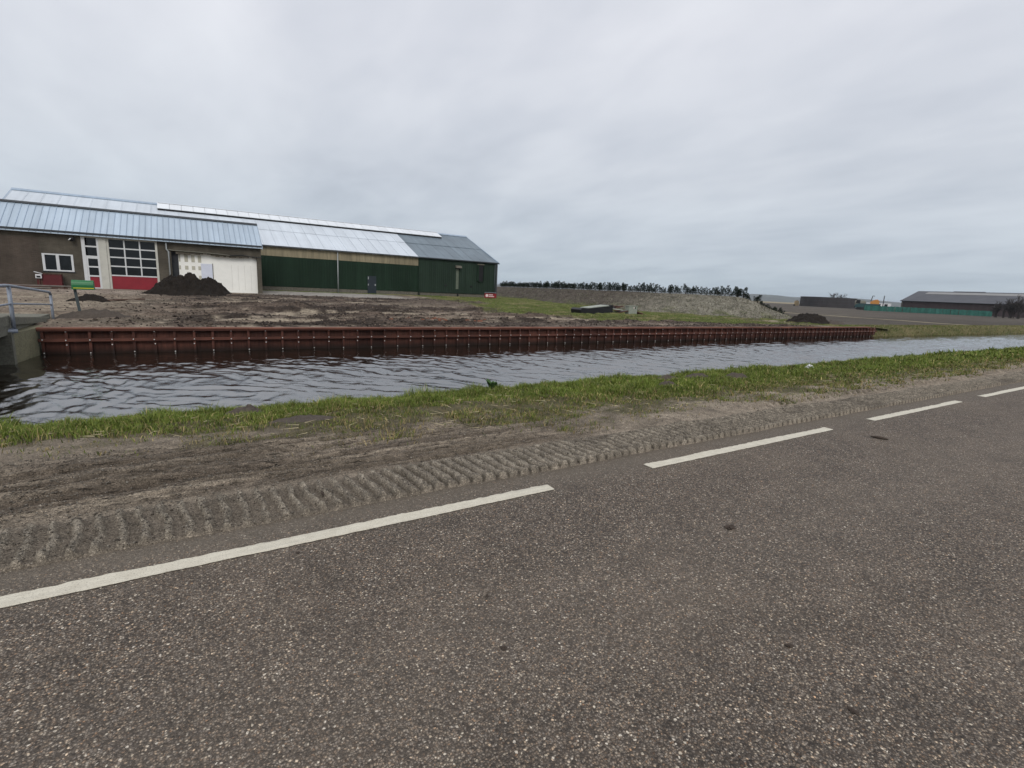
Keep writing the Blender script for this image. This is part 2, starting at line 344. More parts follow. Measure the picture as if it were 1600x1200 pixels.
# ------------------------------------------------------------------ mesh helpers
def link(o, parent=None):
    COL.objects.link(o)
    if parent is not None: o.parent = parent
    return o
def tag(o, label=None, cat=None, group=None, kind=None):
    if label: o['label'] = label
    if cat: o['category'] = cat
    if group: o['group'] = group
    if kind: o['kind'] = kind
    return o
def empty(name, loc, label, cat, group=None, rz=0):
    e = bpy.data.objects.new(name, None); e.location = loc; e.rotation_euler[2] = rz; e.empty_display_size = .3
    link(e); return tag(e, label, cat, group)
class MB:
    def __init__(s): s.v = []; s.f = []
    def add(s, v, f):
        o = len(s.v); s.v += [tuple(p) for p in v]; s.f += [tuple(i+o for i in q) for q in f]; return s
    def box(s, x0, x1, y0, y1, z0, z1):
        return s.add([(x0, y0, z0), (x1, y0, z0), (x1, y1, z0), (x0, y1, z0), (x0, y0, z1), (x1, y0, z1), (x1, y1, z1), (x0, y1, z1)],
                     [(0, 3, 2, 1), (4, 5, 6, 7), (0, 1, 5, 4), (1, 2, 6, 5), (2, 3, 7, 6), (3, 0, 4, 7)])
    def prism(s, poly, axis, a, b):
        """poly of 2-D points extruded along axis 'x','y','z' from a to b"""
        def P(p, c):
            return {'x': (c, p[0], p[1]), 'y': (p[0], c, p[1]), 'z': (p[0], p[1], c)}[axis]
        n = len(poly); v = [P(p, a) for p in poly]+[P(p, b) for p in poly]
        return s.add(v, [tuple(range(n))[::-1], tuple(range(n, 2*n))]+[(i, (i+1) % n, n+(i+1) % n, n+i) for i in range(n)])
    def tube(s, pts, r, n=10, cap=True):
        pts = [Vector(p) for p in pts]; rs = r if isinstance(r, (list, tuple)) else [r]*len(pts); vs = []; fs = []
        up = None
        for i, p in enumerate(pts):
            d = (pts[min(i+1, len(pts)-1)]-pts[max(i-1, 0)]).normalized()
            if up is None: up = Vector((0, 0, 1)) if abs(d.z) < .9 else Vector((1, 0, 0))
            a = d.cross(up).normalized(); b = a.cross(d).normalized(); up = b
            for k in range(n):
                t = 2*math.pi*k/n; vs.append(p+(a*math.cos(t)+b*math.sin(t))*rs[i])
        for i in range(len(pts)-1):
            for k in range(n): fs.append((i*n+k, i*n+(k+1) % n, (i+1)*n+(k+1) % n, (i+1)*n+k))
        if cap: fs += [tuple(range(n))[::-1], tuple(range((len(pts)-1)*n, len(pts)*n))]
        return s.add(vs, fs)
    def mesh(s, name, mat, smooth=False, fix=True):
        me = bpy.data.meshes.new(name); me.from_pydata(s.v, [], s.f)
        if fix:
            import bmesh
            bm = bmesh.new(); bm.from_mesh(me); bmesh.ops.recalc_face_normals(bm, faces=bm.faces); bm.to_mesh(me); bm.free()
        me.materials.append(M[mat]); me.update()
        if smooth: me.polygons.foreach_set('use_smooth', [True]*len(me.polygons))
        return me
    def obj(s, name, mat, parent=None, smooth=False, fix=True):
        return link(bpy.data.objects.new(name, s.mesh(name, mat, smooth, fix)), parent)
def inst(name, me, loc, parent=None, rz=0, sc=None):
    o = bpy.data.objects.new(name, me); o.location = loc; o.rotation_euler[2] = rz
    if sc is not None: o.scale = sc if isinstance(sc, (tuple, list)) else (sc,)*3
    return link(o, parent)
def fast_mesh(name, V, tris, mat, cols=None, smooth=False):
    V = np.asarray(V, np.float32); tris = np.asarray(tris, np.int32); k = tris.shape[1]
    me = bpy.data.meshes.new(name); me.vertices.add(len(V)); me.vertices.foreach_set('co', V.ravel())
    me.loops.add(tris.size); me.loops.foreach_set('vertex_index', tris.ravel())
    me.polygons.add(len(tris)); me.polygons.foreach_set('loop_start', np.arange(0, tris.size, k, dtype=np.int32))
    me.polygons.foreach_set('loop_total', np.full(len(tris), k, np.int32))
    if smooth: me.polygons.foreach_set('use_smooth', np.ones(len(tris), bool))
    me.update(calc_edges=True)
    if cols is not None:
        a = me.color_attributes.new('Col', 'FLOAT_COLOR', 'POINT')
        c = np.ones((len(V), 4), np.float32); c[:, :3] = cols; a.data.foreach_set('color', c.ravel())
    me.materials.append(M[mat]); return me
def grid_mesh(name, xs, ys, zf, mat, colf=None, smooth=True):
    X, Y = np.meshgrid(xs, ys); X2, Y2, Z = zf(X, Y) if True else None
    V = np.stack([X2.ravel(), Y2.ravel(), Z.ravel()], 1); nx, ny = len(xs), len(ys)
    i = (np.arange(ny-1)[:, None]*nx+np.arange(nx-1)[None]).ravel()
    q = np.stack([i, i+1, i+nx+1, i+nx], 1)
    return fast_mesh(name, V, q, mat, None if colf is None else colf(X2, Y2, Z).reshape(-1, 3), smooth)
# value noise
_P = RNG.random((256, 256))
def vn(x, y):
    xi = np.floor(x).astype(int); yi = np.floor(y).astype(int); fx = x-xi; fy = y-yi
    fx = fx*fx*(3-2*fx); fy = fy*fy*(3-2*fy)
    g = lambda a, b: _P[a & 255, b & 255]
    return (g(xi, yi)*(1-fx)+g(xi+1, yi)*fx)*(1-fy)+(g(xi, yi+1)*(1-fx)+g(xi+1, yi+1)*fx)*fy
def fbm(x, y, o=4, g=.5, s=0):
    r = 0; a = 1; t = 0
    for k in range(o):
        r = r+a*vn(x*2**k+17.3*k+s*7.7, y*2**k+9.1*k+s*3.3); t += a; a *= g
    return r/t
def sst(x, a, b):
    t = np.clip((x-a)/(b-a), 0, 1); return t*t*(3-2*t)
ORD = ['zeroth', 'first', 'second', 'third', 'fourth', 'fifth', 'sixth', 'seventh', 'eighth', 'ninth', 'tenth', 'eleventh', 'twelfth', 'thirteenth', 'fourteenth', 'fifteenth', 'sixteenth', 'seventeenth', 'eighteenth', 'nineteenth']
TENS = {2: 'twent', 3: 'thirt', 4: 'fort', 5: 'fift', 6: 'sixt', 7: 'sevent', 8: 'eight', 9: 'ninet'}
def ordinal(n):
    if n < 20: return ORD[n]
    return TENS[n//10]+'ieth' if n % 10 == 0 else TENS[n//10]+'y-'+ORD[n % 10]

# ------------------------------------------------------------------ levels
YW, Z_CAP, Z_WATER, Z_FIELD = 18.0, -.145, -.87, -.27
def yard_z(X, Y):
    return np.interp(Y, [18, 24, 34, 46, 53, 80], [-.17, -.10, -.02, .14, .29, .33])
MOUND_PATH = [(46.5, 84, 1), (45.5, 76, 1), (41.5, 58, 1), (39.4, 48, 1), (39.6, 38, 1), (41.5, 32.5, .99), (43.8, 29.5, .96), (46.2, 26.6, 0.02)]

# ------------------------------------------------------------------ road and markings
road = MB().add([(-400, -3.4, 0), (900, -3.4, 0), (900, 3.45, 0), (-400, 3.45, 0)], [(0, 1, 2, 3)]).obj('road', 'asphalt'); tag(road, kind='structure')
back = MB().add([(-3000, -3000, -.02), (4000, -3000, -.02), (4000, -3.3, -.02), (-3000, -3.3, -.02)], [(0, 1, 2, 3)]).obj('ground', 'grass_plain'); tag(back, kind='structure')
def marking(x0, x1):
    step = .02 if x0 < 12 else .15
    n = max(2, int((x1-x0)/step)) if x1-x0 < 40 else int(40/step)
    xs = np.linspace(x0, x1, n)
    if x0 < -50: xs = np.concatenate([[x0], np.linspace(-4, x1, int((x1+4)/.02))]); n = len(xs)
    j = lambda s, a: (fbm(xs*25, xs*0+s, 3, .6)-.5)*a+(fbm(xs*2.5, xs*0+s+5, 2)-.5)*a*.8
    yu = 2.857+j(1, .024); yl = 2.753+j(2, .010)
    xu = xs.copy(); xl = xs.copy(); xu[-1] += .004
    v = []; f = []
    for k in range(n): v += [(xl[k], yl[k], .004), (xl[k]+.0, yl[k]+.003, .0075), (xu[k], yu[k]-.003, .0075), (xu[k], yu[k], .004)]
    for k in range(n-1):
        a = 4*k; b = a+4
        f += [(a, b, b+1, a+1), (a+1, b+1, b+2, a+2), (a+2, b+2, b+3, a+3)]
    f += [(0, 1, 2, 3), (4*(n-1)+3, 4*(n-1)+2, 4*(n-1)+1, 4*(n-1))]
    o = MB().add(v, f).obj('road_marking', 'paint'); tag(o, kind='structure')
X0 = 2.173
marking(-300, X0)
for k in range(22):
    a = X0+1.032+k*4.032; marking(a, a+3)

# ------------------------------------------------------------------ near verge: mud with tread marks, grass bank
def grass_start(x):
    return np.interp(x, [-6, -1.4, 0, 1.4, 3.4, 6, 8.4, 18, 60], [5.7, 5.55, 4.85, 4.42, 4.02, 3.92, 3.9, 3.85, 3.85])
def verge_parts(X, Y):
    n1 = fbm(X*1.3, Y*1.3, 4, .55, 1); n2 = fbm(X*9, Y*9, 4, .6, 2); n3 = fbm(X*40, Y*40, 3, .6, 3)
    base = np.interp(Y, [3.0, 3.3, 4.2, 5.4, 6.4, 6.95, 7.4, 9.2, 9.6, 11], [.0, .012, .015, -.03, -.12, -.20, -.40, -.98, -1.2, -1.6])
    z = base+(n1-.5)*.07*sst(Y, 3.4, 4.6)+(n2-.5)*.022+(n3-.5)*.012
    # tread band pressed into the mud along the asphalt: lugs every 0.1 m
    lip = 3.105+(fbm(X*3, X*0+4, 3)-.5)*.035
    wid = np.interp(X, [-3, -.6, .4, 1.6, 3, 6, 12, 40], [.60, .50, .50, .53, .55, .56, .50, .45])*(.93+.14*fbm(X*1.5, X*0+8, 2))
    tt = (Y-lip)/wid
    inb = sst(tt, -.012, .012)*(1-sst(tt, .86, 1.02))
    skew = .10*(Y-lip)+(fbm(X*2.2, Y*5, 3, .5, 5)-.5)*np.interp(X, [.3, 2], [.06, .034])+(fbm(X*14, Y*14, 2, .5, 6)-.5)*np.interp(X, [0, 2], [.026, .014])
    ph = ((X+skew)/.1) % 1
    lug = np.clip(ph/.07, 0, 1)*(1-np.clip((ph-.32)/.14, 0, 1))*(.85+.3*n3)
    reg = sst(X, .5, 1.9); ridge = lug*.9*(.5+.8*fbm(X*30, Y*12, 3, .6, 7))
    plate = np.clip((ph-.02)/.05, 0, 1)*(1-np.clip((ph-.72)/.10, 0, 1))*(.62+.42*(1-ph))*(.9+.2*n3)
    lug = ((1-reg)*ridge+reg*plate)*(.35+.65*sst(fbm(X*1.2, Y*2.2, 3, .55, 16), .32, .46))
    st = np.interp(X, [-3, -.4, .2, .8, 2, 40], [.45, .8, 1.0, 1.0, .95, .95])*(.62+.62*fbm(X*2.1, Y*3, 3, .5, 9))
    tread = inb*(.012+.046*lug*st+(n3-.5)*.008+.010*np.exp(-((tt-.04)/.06)**2)*(.5+.6*lug))
    z = z*(1-.75*inb)+tread
    # second lug track further in, seen from x=6 on
    c2 = 3.86+(fbm(X*.5, X*0+2, 2)-.5)*.12
    b2 = np.exp(-((Y-c2)/.085)**2)*sst(X, 5.5, 7.5)
    ph2 = ((X+.9*np.abs(Y-c2))/.16) % 1
    z = z+b2*(np.where(ph2 < .5, .032, -.012)*(.5+fbm(X*3, Y*3, 2, .5, 4)))
    # long smeared ruts on the left
    ang = .055; u = X*np.cos(ang)+Y*np.sin(ang); q = -X*np.sin(ang)+Y*np.cos(ang)
    zone = sst(Y, 3.62, 3.8)*(1-sst(Y, 4.75, 5.35))*(1-sst(X, 2.0, 4.5))
    rut = fbm(u*.45, q*20, 4, .65, 11)+.4*(fbm(u*3.5, q*40, 3, .6, 12)-.5)
    rid = 1-np.abs(2*vn(u*.5+4, q*17+.6*fbm(u*2, q*2, 2, .5, 13))-1)
    z = z+zone*((rut-.5)*.062-.026*sst(rid, .80, .97)*(.3+fbm(u*2, q*6, 2, .5, 14)))+(fbm(X*20, Y*26, 3, .65, 15)-.5)*.016*sst(Y, 3.5, 3.7)
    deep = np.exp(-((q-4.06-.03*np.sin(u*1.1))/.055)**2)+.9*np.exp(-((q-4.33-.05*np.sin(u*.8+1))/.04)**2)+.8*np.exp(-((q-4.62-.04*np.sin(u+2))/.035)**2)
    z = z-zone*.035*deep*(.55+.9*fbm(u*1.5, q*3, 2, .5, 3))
    z = np.where(Y < lip, np.minimum(z, -.006+0*z), z)
    # bank side lumps
    z = z+sst(Y, 4.8, 6)*(fbm(X*3.1, Y*3.1, 3, .55, 21)-.5)*.10
    return z, inb, lug, zone, rut, deep
def reg_col(X): return sst(X, .5, 1.9)
def verge_z(X, Y): return X, Y, verge_parts(X, Y)[0]
def verge_col(X, Y, Z):
    z, inb, lug, zone, rut, deep = verge_parts(X, Y)
    n = fbm(X*1.7, Y*1.7, 4, .6, 31)[..., None]; n2 = fbm(X*6, Y*6, 4, .6, 32)[..., None]; n3 = fbm(X*22, Y*22, 3, .6, 33)[..., None]
    mud = (np.array([.265, .231, .197])*(.72+.56*n2)*(.80+.40*n3))*(1+.22*sst(X, 1.5, 4))[..., None]
    mud = mud*(1-.25*sst(n, .5, .7))
    # crumbly tops paler, smooth troughs darker; shade of right-hand grooves painted in
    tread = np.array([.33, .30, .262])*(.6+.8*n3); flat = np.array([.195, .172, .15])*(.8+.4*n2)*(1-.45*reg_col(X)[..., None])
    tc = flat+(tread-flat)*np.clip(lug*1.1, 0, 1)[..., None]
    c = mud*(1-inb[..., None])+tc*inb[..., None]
    zz = zone[..., None]; wet = sst(rut, .42, .62)[..., None]
    c = c*(1-zz)+zz*(np.array([.165, .140, .119])*(1-wet)+np.array([.305, .264, .222])*wet)*(.7+.6*n3)
    damp = (sst(fbm(X*.45, (Y-.05*X)*3.0, 4, .55, 36), .50, .62)*zone)[..., None]*.6; c = c*(1-damp)+np.array([.105, .086, .07])*damp*(.7+.6*n3)
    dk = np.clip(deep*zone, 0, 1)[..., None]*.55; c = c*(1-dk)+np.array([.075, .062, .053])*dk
    g = sst(Y+(fbm(X*2, Y*4, 4, .6, 34)-.5)*1.5, grass_start(X)+.05, grass_start(X)+.75)[..., None]
    gc = np.array([.085, .082, .038])*(.7+.6*n2)
    # thin trampled grass turf
    c = c*(1-.82*g)+gc*.82*g
    straw = sst(fbm(X*9, Y*5, 3, .6, 35), .6, .72)[..., None]*g
    c = c*(1-straw*.5)+np.array([.20, .165, .095])*straw*.5
    return c*np.array([1.08, 1.03, .93])
def spaced(a, b, s0, start, growth, smax):
    xs = [a]; s = s0
    while xs[-1] < b:
        if xs[-1] > start: s = min(smax, max(s0, (xs[-1]-start)*growth+s0))
        xs.append(xs[-1]+s)
    return np.array(xs)
vx = np.concatenate([np.linspace(-9, -1.8, 60)[:-1], spaced(-1.8, 18, .0105, 3.0, .0012, .8), spaced(18.1, 140, .05, 18.1, .012, .9)])
vy = np.concatenate([np.arange(3.0, 3.07, .02), np.arange(3.07, 3.17, .006), np.arange(3.17, 3.75, .0125), np.arange(3.75, 4.7, .018), np.arange(4.7, 7.1, .045), np.arange(7.1, 11, .2)])
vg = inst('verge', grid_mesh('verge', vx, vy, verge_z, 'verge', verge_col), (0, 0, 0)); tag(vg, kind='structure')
# plain verges left of the frame and far along the road
for a, b in ((-400, -9), (140, 900)):
    o = MB().add([(a, 3.1, .0), (b, 3.1, .0), (b, 4.5, -.02), (a, 4.5, -.02), (b, 6.95, -.2), (a, 6.95, -.2), (b, 9.6, -1.3), (a, 9.6, -1.3)],
                 [(0, 1, 2, 3), (3, 2, 4, 5), (5, 4, 6, 7)]).obj('verge', 'grass_plain'); tag(o, kind='structure')

# ------------------------------------------------------------------ grass blades
def blades(name, P, H, W, cols, lean=.5, mat='grass'):
    n = len(P); a = RNG.random(n)*2*np.pi; d = np.stack([np.cos(a), np.sin(a), 0*a], 1); sd = np.stack([-np.sin(a), np.cos(a), 0*a], 1)
    a2 = RNG.random(n)*2*np.pi; sd = np.stack([np.cos(a2), np.sin(a2), 0*a2], 1)
    L = (lean*(.3+1.2*RNG.random(n)))[:, None]; H = H[:, None]; W = W[:, None]; up = np.array([0, 0, 1.])
    b0 = P-sd*W/2; b1 = P+sd*W/2; mid = P+up*H*.6+d*H*L*.35; m0 = mid-sd*W*.38; m1 = mid+sd*W*.38; tip = P+up*H*(1-.35*L**2)+d*H*L
    V = np.stack([b0, b1, m0, m1, tip], 1).reshape(-1, 3); i = np.arange(n)[:, None]*5
    tr = np.concatenate([i+[0, 1, 3], i+[0, 3, 2], i+[2, 3, 4]], 1).reshape(-1, 3)
    C = np.repeat(cols, 5, 0)
    return fast_mesh(name, V, tr, mat, C)
MOLE = ((.47, 6.40, .27, .17, .15, 'dark molehill on the canal edge grass left of centre'), (.95, 5.55, .42, .26, .09, 'flat pale patch of bare soil in the near grass'),
        (7.65, 6.45, .28, .18, .11, 'dark clod heap in the far grass, nearest the water'), (8.1, 6.12, .34, .20, .14, 'brownish clod heap in the grass, middle of three'),
        (8.85, 5.8, .40, .22, .18, 'ragged dark clod heap in the grass, rightmost of three'), (6.7, 5.64, .26, .16, .13, 'small dark molehill in the grass nearest the tyre tracks'))
def grass_cols(n, dry):
    g = RNG.random((n, 1)); base = np.array([.075, .13, .020])*(1-g)+np.array([.185, .235, .05])*g
    s = RNG.random((n, 1)); straw = np.array([.33, .28, .14])*(.6+.8*s)
    k = (RNG.random((n, 1)) < dry[:, None]); return np.where(k, straw, base)
def bank_grass():
    Ps = []; Hs = []; Ws = []; Ds = []; Gs = []
    for x0, x1, dens in ((-4, 4, 9000), (4, 10, 6500), (10, 20, 3000), (20, 45, 1000), (45, 120, 260)):
        n = int((x1-x0)*3.3*dens*.5)
        x = x0+RNG.random(n)*(x1-x0); y = 3.75+RNG.random(n)*3.6
        gs = grass_start(x); edge = sst(y+(fbm(x*2, y*4, 4, .65, 34)-.5)*1.9+.25*sst(x, 1.5, 5), gs-.1, gs+.75)
        lush = sst(y+(fbm(x*.9, y*.9, 3, .5, 41)-.5)*.8+.85*sst(x, 1, 7), 5.35, 6.35)
        clump = fbm(x*3.2, y*3.2, 3, .6, 42); bare = sst(fbm(x*1.1, y*1.6, 4, .6, 43), .54, .63)*(1-.65*lush)
        keep = RNG.random(n) < np.clip(edge*(.16+.5*sst(clump, .36, .6)+.75*lush)*(1-.8*bare), 0, 1)
        for mx_, my_, mr_, ms_, _h, _l in MOLE: keep &= (((x-mx_)/(mr_*.85))**2+((y-my_)/(ms_*.95))**2 > 1)
        x, y, lush, clump, edge = (q[keep] for q in (x, y, lush, clump, edge))
        n = len(x); z = verge_parts(x, y)[0]-.005
        sc = 1 if x0 < 10 else (1.15 if x0 < 20 else 1.4)
        top = sst(clump, .42, .72)
        h = (.028+.045*RNG.random(n))*(1-lush)+(.04+.06*RNG.random(n)+.11*top*RNG.random(n))*lush
        h *= np.where(y > 6.95, np.clip(1-(y-6.95)*1.2, .3, 1), 1)
        Gs.append((.50+.95*fbm(x*2.3, y*2.3, 4, .65, 44))*(.8+.2*lush)); h = h*(.28+1.15*fbm(x*4.5, y*4.5, 2, .5, 45))
        Ps.append(np.stack([x, y, z], 1)); Hs.append(h*sc); Ws.append((.004+.005*RNG.random(n))*(1 if x0 < 4 else 1.5 if x0 < 10 else 2.4 if x0 < 20 else 5))
        Ds.append(np.clip(.30*(1-lush)+.07+.3*(1-edge), 0, .8))
    P = np.concatenate(Ps); H = np.concatenate(Hs); W = np.concatenate(Ws); D = np.concatenate(Ds)
    return blades('grass', P, H, W, grass_cols(len(P), D)*np.concatenate(Gs)[:, None]*np.array([1.08, 1, .9]), .75)
tag(inst('bank_grass', bank_grass(), (0, 0, 0)), 'green tufted grass on the near canal bank beside the muddy verge', 'grass', kind='stuff')
def straw():
    n = 520; x = -2+RNG.random(n)**1.6*26; y = grass_start(x)+.2+RNG.random(n)*2.2; keep = y < 6.8; x = x[keep]; y = y[keep]; n = len(x)
    z = verge_parts(x, y)[0]+.012+RNG.random(n)*.03; a = RNG.random(n)*np.pi; L = .05+.16*RNG.random(n)
    d = np.stack([np.cos(a), np.sin(a), (RNG.random(n)-.4)*.35], 1)*L[:, None]; P = np.stack([x, y, z], 1); w = np.array([0, 0, .004]); s = np.stack([-np.sin(a), np.cos(a), 0*a], 1)*.003
    V = np.stack([P-d/2-s, P+d/2, P-d/2+s, P-d/2+w*1.5], 1).reshape(-1, 3); i = np.arange(n)[:, None]*4
    return fast_mesh('straw', V, np.concatenate([i+[0, 1, 2], i+[0, 1, 3], i+[2, 3, 1]], 1).reshape(-1, 3), 'straw')
tag(inst('dead_straw', straw(), (0, 0, 0)), 'pale dead straw stalks scattered over the near grass', 'straw', kind='stuff')

# ------------------------------------------------------------------ crumbs of soil
def crumbs(name, P, R, cols, mat):
    n = len(P); o = np.array([[1, 0, 0], [-1, 0, 0], [0, 1, 0], [0, -1, 0], [0, 0, 1], [0, 0, -1.]])
    a = RNG.random(n)*6.28; ca = np.cos(a)[:, None]; sa = np.sin(a)[:, None]
    V = o[None]*(.55+.8*RNG.random((n, 6, 1)))*R[:, None, None]*np.array([1, 1, .7]); V[:, 4:, :2] += (RNG.random((n, 2, 2))-.5)*R[:, None, None]*.8
    x = V[..., 0]*ca-V[..., 1]*sa; y = V[..., 0]*sa+V[..., 1]*ca; V = np.stack([x, y, V[..., 2]], -1)+P[:, None]
    f = np.array([[0, 2, 4], [2, 1, 4], [1, 3, 4], [3, 0, 4], [2, 0, 5], [1, 2, 5], [3, 1, 5], [0, 3, 5]])
    return fast_mesh(name, V.reshape(-1, 3), (np.arange(n)[:, None, None]*6+f[None]).reshape(-1, 3), mat, np.repeat(cols, 6, 0))
def verge_crumbs():
    n = 90000; x = -2+RNG.random(n)**1.9*20; y = 3.06+RNG.random(n)**1.25*2.0
    z, inb, lug, zone, rut, deep = verge_parts(x, y); keep = (y < grass_start(x)+.9) & (RNG.random(n) < np.clip(.25+.9*lug*inb+.35*zone, 0, 1)*(.35+1.1*fbm(x*3, y*3, 3, .6, 121)))
    x, y, z = x[keep], y[keep], z[keep]; n = len(x); R = .0025+.006*RNG.random(n)**4+.003*RNG.random(n)
    c = np.where(RNG.random((n, 1)) < .25, np.array([.15, .128, .105]), np.array([.27, .24, .20]))*(.75+.5*RNG.random((n, 1)))
    return crumbs('soil_crumbs', np.stack([x, y, z+R*.3], 1), R, c, 'verge')
tag(inst('soil_crumbs', verge_crumbs(), (0, 0, 0)), 'loose crumbs of dry mud strewn over the tyre tracks', 'crumbs', kind='stuff')

# ------------------------------------------------------------------ canal water
waves = []
for k in range(64):
    lam = .12*(9.0)**RNG.random(); th = math.radians(18)+RNG.normal()*.55; waves.append((2*math.pi/lam, th, .0057*lam**.95*(.5+RNG.random()), RNG.random()*6.28))
def water_z(X, Y):
    Z = np.zeros_like(X)+Z_WATER
    gust = (.30+1.0*fbm(X*.16+3, Y*.35, 3, .5, 51))*.70*np.interp(Y, [8, 14.0, 15.8, 17.0, 18.5], [1, .95, .6, .34, .26])
    wx = X+.35*(fbm(X*.5, Y*.5, 3, .5, 52)-.5)*3; wy = Y+.35*(fbm(X*.5, Y*.5, 3, .5, 53)-.5)*3
    for k, th, a, p in waves:
        s = np.sin(k*(wx*math.cos(th)+wy*math.sin(th))+p); Z += a*(s+.25*(s*s-.5))*gust
    return X, Y, Z
wxs = np.concatenate([[-400, -60, -20, -10], np.arange(-6, 16, .045), spaced(16, 60, .05, 16, .006, .4), np.linspace(62, 200, 120), [400, 900]])
wys = np.concatenate([np.arange(8.6, 18.9, .045)])
tag(inst('canal_water', grid_mesh('canal_water', wxs, wys, water_z, 'water'), (0, 0, 0)), kind='structure')
tag(MB().add([(-400, 6.5, -1.7), (900, 6.5, -1.7), (900, 21, -1.7), (-400, 21, -1.7)], [(0, 1, 2, 3)]).obj('canal_bed', 'soil_plain'), kind='structure')

# ------------------------------------------------------------------ far land
def field_z(X, Y):
    Z = np.full_like(X, Z_FIELD)
    b = sst(Y, 17.4, 18.7); Z = -1.3+(Z_FIELD+.08+1.3)*b-.08*sst(Y, 19.5, 22)
    return X, Y, Z
fxs = np.concatenate([[-4000, -1000, -300, -60], np.linspace(-20, 44, 20), np.linspace(46, 200, 180), [230, 300, 420, 600, 1000, 2000, 4000, 7000]])
fys = np.concatenate([np.arange(17.5, 22, .22), np.linspace(22.5, 60, 40), [70, 90, 130, 200, 400, 800, 1600, 3200, 6000]])
tag(inst('field', grid_mesh('field', fxs[fxs > 43.9], fys, field_z, 'field'), (0, 0, 0)), kind='structure')
tag(MB().add([(-4000, 30, Z_FIELD), (44, 30, Z_FIELD), (44, 6000, Z_FIELD), (-4000, 6000, Z_FIELD)], [(0, 1, 2, 3)]).obj('field', 'field'), kind='structure')
# pale grassy headland track crossing the ploughed land
def strip(name, pts, wdt, z, mat):
    v = []; f = []
    for i, (x, y) in enumerate(pts):
        v += [(x-wdt/2+random.uniform(-.15, .15), y, z), (x+wdt/2+random.uniform(-.15, .15), y, z)]
        if i: f.append((2*i-2, 2*i-1, 2*i+1, 2*i))
    return tag(MB().add(v, f).obj(name, mat), kind='structure')
strip('field_path', [(76+ (y-22)*.19 + .5*math.sin(y*.7), y) for y in np.arange(21.2, 120, 1.2)], 1.3, Z_FIELD+.012, 'straw')

# far bank grass
def farbank():
    Ps = []; Hs = []; Ws = []
    for x0, x1, n, sc in ((44.7, 70, 9000, 1), (70, 110, 6500, 1.5), (110, 200, 4500, 2.3)):
        x = x0+RNG.random(n)*(x1-x0); y = 17.62+RNG.random(n)**1.2*2.6; z = field_z(x, y)[2]-.01
        Ps.append(np.stack([x, y, z], 1)); Hs.append((.06+.16*RNG.random(n)*(.4+fbm(x*.8, y*2, 3, .6, 61)))*np.interp(y, [17.6, 18.2, 20.2], [1.3, 1.1, .6])); Ws.append((.012+.014*RNG.random(n))*sc)
    P = np.concatenate(Ps); n = len(P); k = np.clip(fbm(P[:, 0]*.35, P[:, 1]*1.5, 3, .6, 62)*1.1, 0, .9)
    return blades('far_bank_grass', P, np.concatenate(Hs), np.concatenate(Ws), grass_cols(n, k)*.78, .8)
tag(inst('far_bank_grass', farbank(), (0, 0, 0)), 'yellowish green grass bank across the canal right of the timber wall', 'grass', kind='stuff')

# dunes on the horizon
def dunes():
    v = []; f = []; n = 260
    for r, (rad, hh) in enumerate(((2600, 0), (2760, .62), (2900, 1), (3200, 0))):
        for i in range(n):
            a = math.radians(-15+150*i/(n-1)); k = a*40
            h = 30*(.55+.75*float(fbm(np.array(k*.5), np.array(r*.3), 4, .55, 71)))*hh
            v.append((rad*math.sin(a), rad*math.cos(a), Z_FIELD+h-(3 if hh == 0 else 0)))
    for r in range(3):
        for i in range(n-1): f.append((r*n+i, r*n+i+1, (r+1)*n+i+1, (r+1)*n+i))
    return tag(MB().add(v, f).obj('hills', 'dune', smooth=True), kind='structure')
dunes()

# ------------------------------------------------------------------ yard across the canal
def yard_parts(X, Y):
    base = yard_z(X, Y)
    s1 = fbm(X*.16, Y*.75, 5, .58, 81); s2 = fbm(X*.6, Y*1.9, 4, .6, 82); s3 = fbm(X*2.4, Y*3.2, 3, .6, 83)
    rough = sst(Y, 18.3, 19.3)*(1-sst(Y, 40, 47))*(1-sst(X, 24, 32)*.6)
    rough = rough*(.35+.65*sst(X, -9, -1)*1.0)
    z = base+rough*((s1-.5)*.46+(s2-.5)*.24+(s3-.5)*.13)
    z = z+.02*(s3-.5)
    # heaped ridge of spoil in the middle of the yard
    for cx, cy, rx, ry, h in ((14.5, 33.5, 4.6, 1.4, .50), (9, 30, 4, 1.2, .28), (3, 26.5, 3.6, 1.1, .22), (19, 37, 4, 1.2, .30), (26, 33, 5, .9, .16), (-1.5, 23.5, 3, .9, .16), (12, 22.6, 5, .7, .12), (31.5, 22.5, 1.0, .5, .32)):
        d = ((X-cx)/rx)**2+((Y-cy)/ry)**2; z = z+h*np.exp(-d*1.6)*(.6+.8*s2)
    # wheel ruts running along the yard
    for y0, k, amp in ((20.6, .02, .09), (22.1, .02, .08), (25.2, -.03, .10), (27.0, -.03, .09), (36, .05, .10)):
        yc = y0+k*X+.25*np.sin(X*.23+y0); z = z-amp*np.exp(-((Y-yc)/.22)**2)+amp*.6*np.exp(-((np.abs(Y-yc)-.42)/.18)**2)
    # the bed of the yard ends at the timber wall
    z = np.where(Y < 18.35, np.minimum(z, Z_CAP-.03), z)
    fall = sst(X, 43.5, 47)*sst(X, 0, 1); z = z*(1-fall)+(Z_FIELD-.06)*fall
    return z, s1, s2, s3
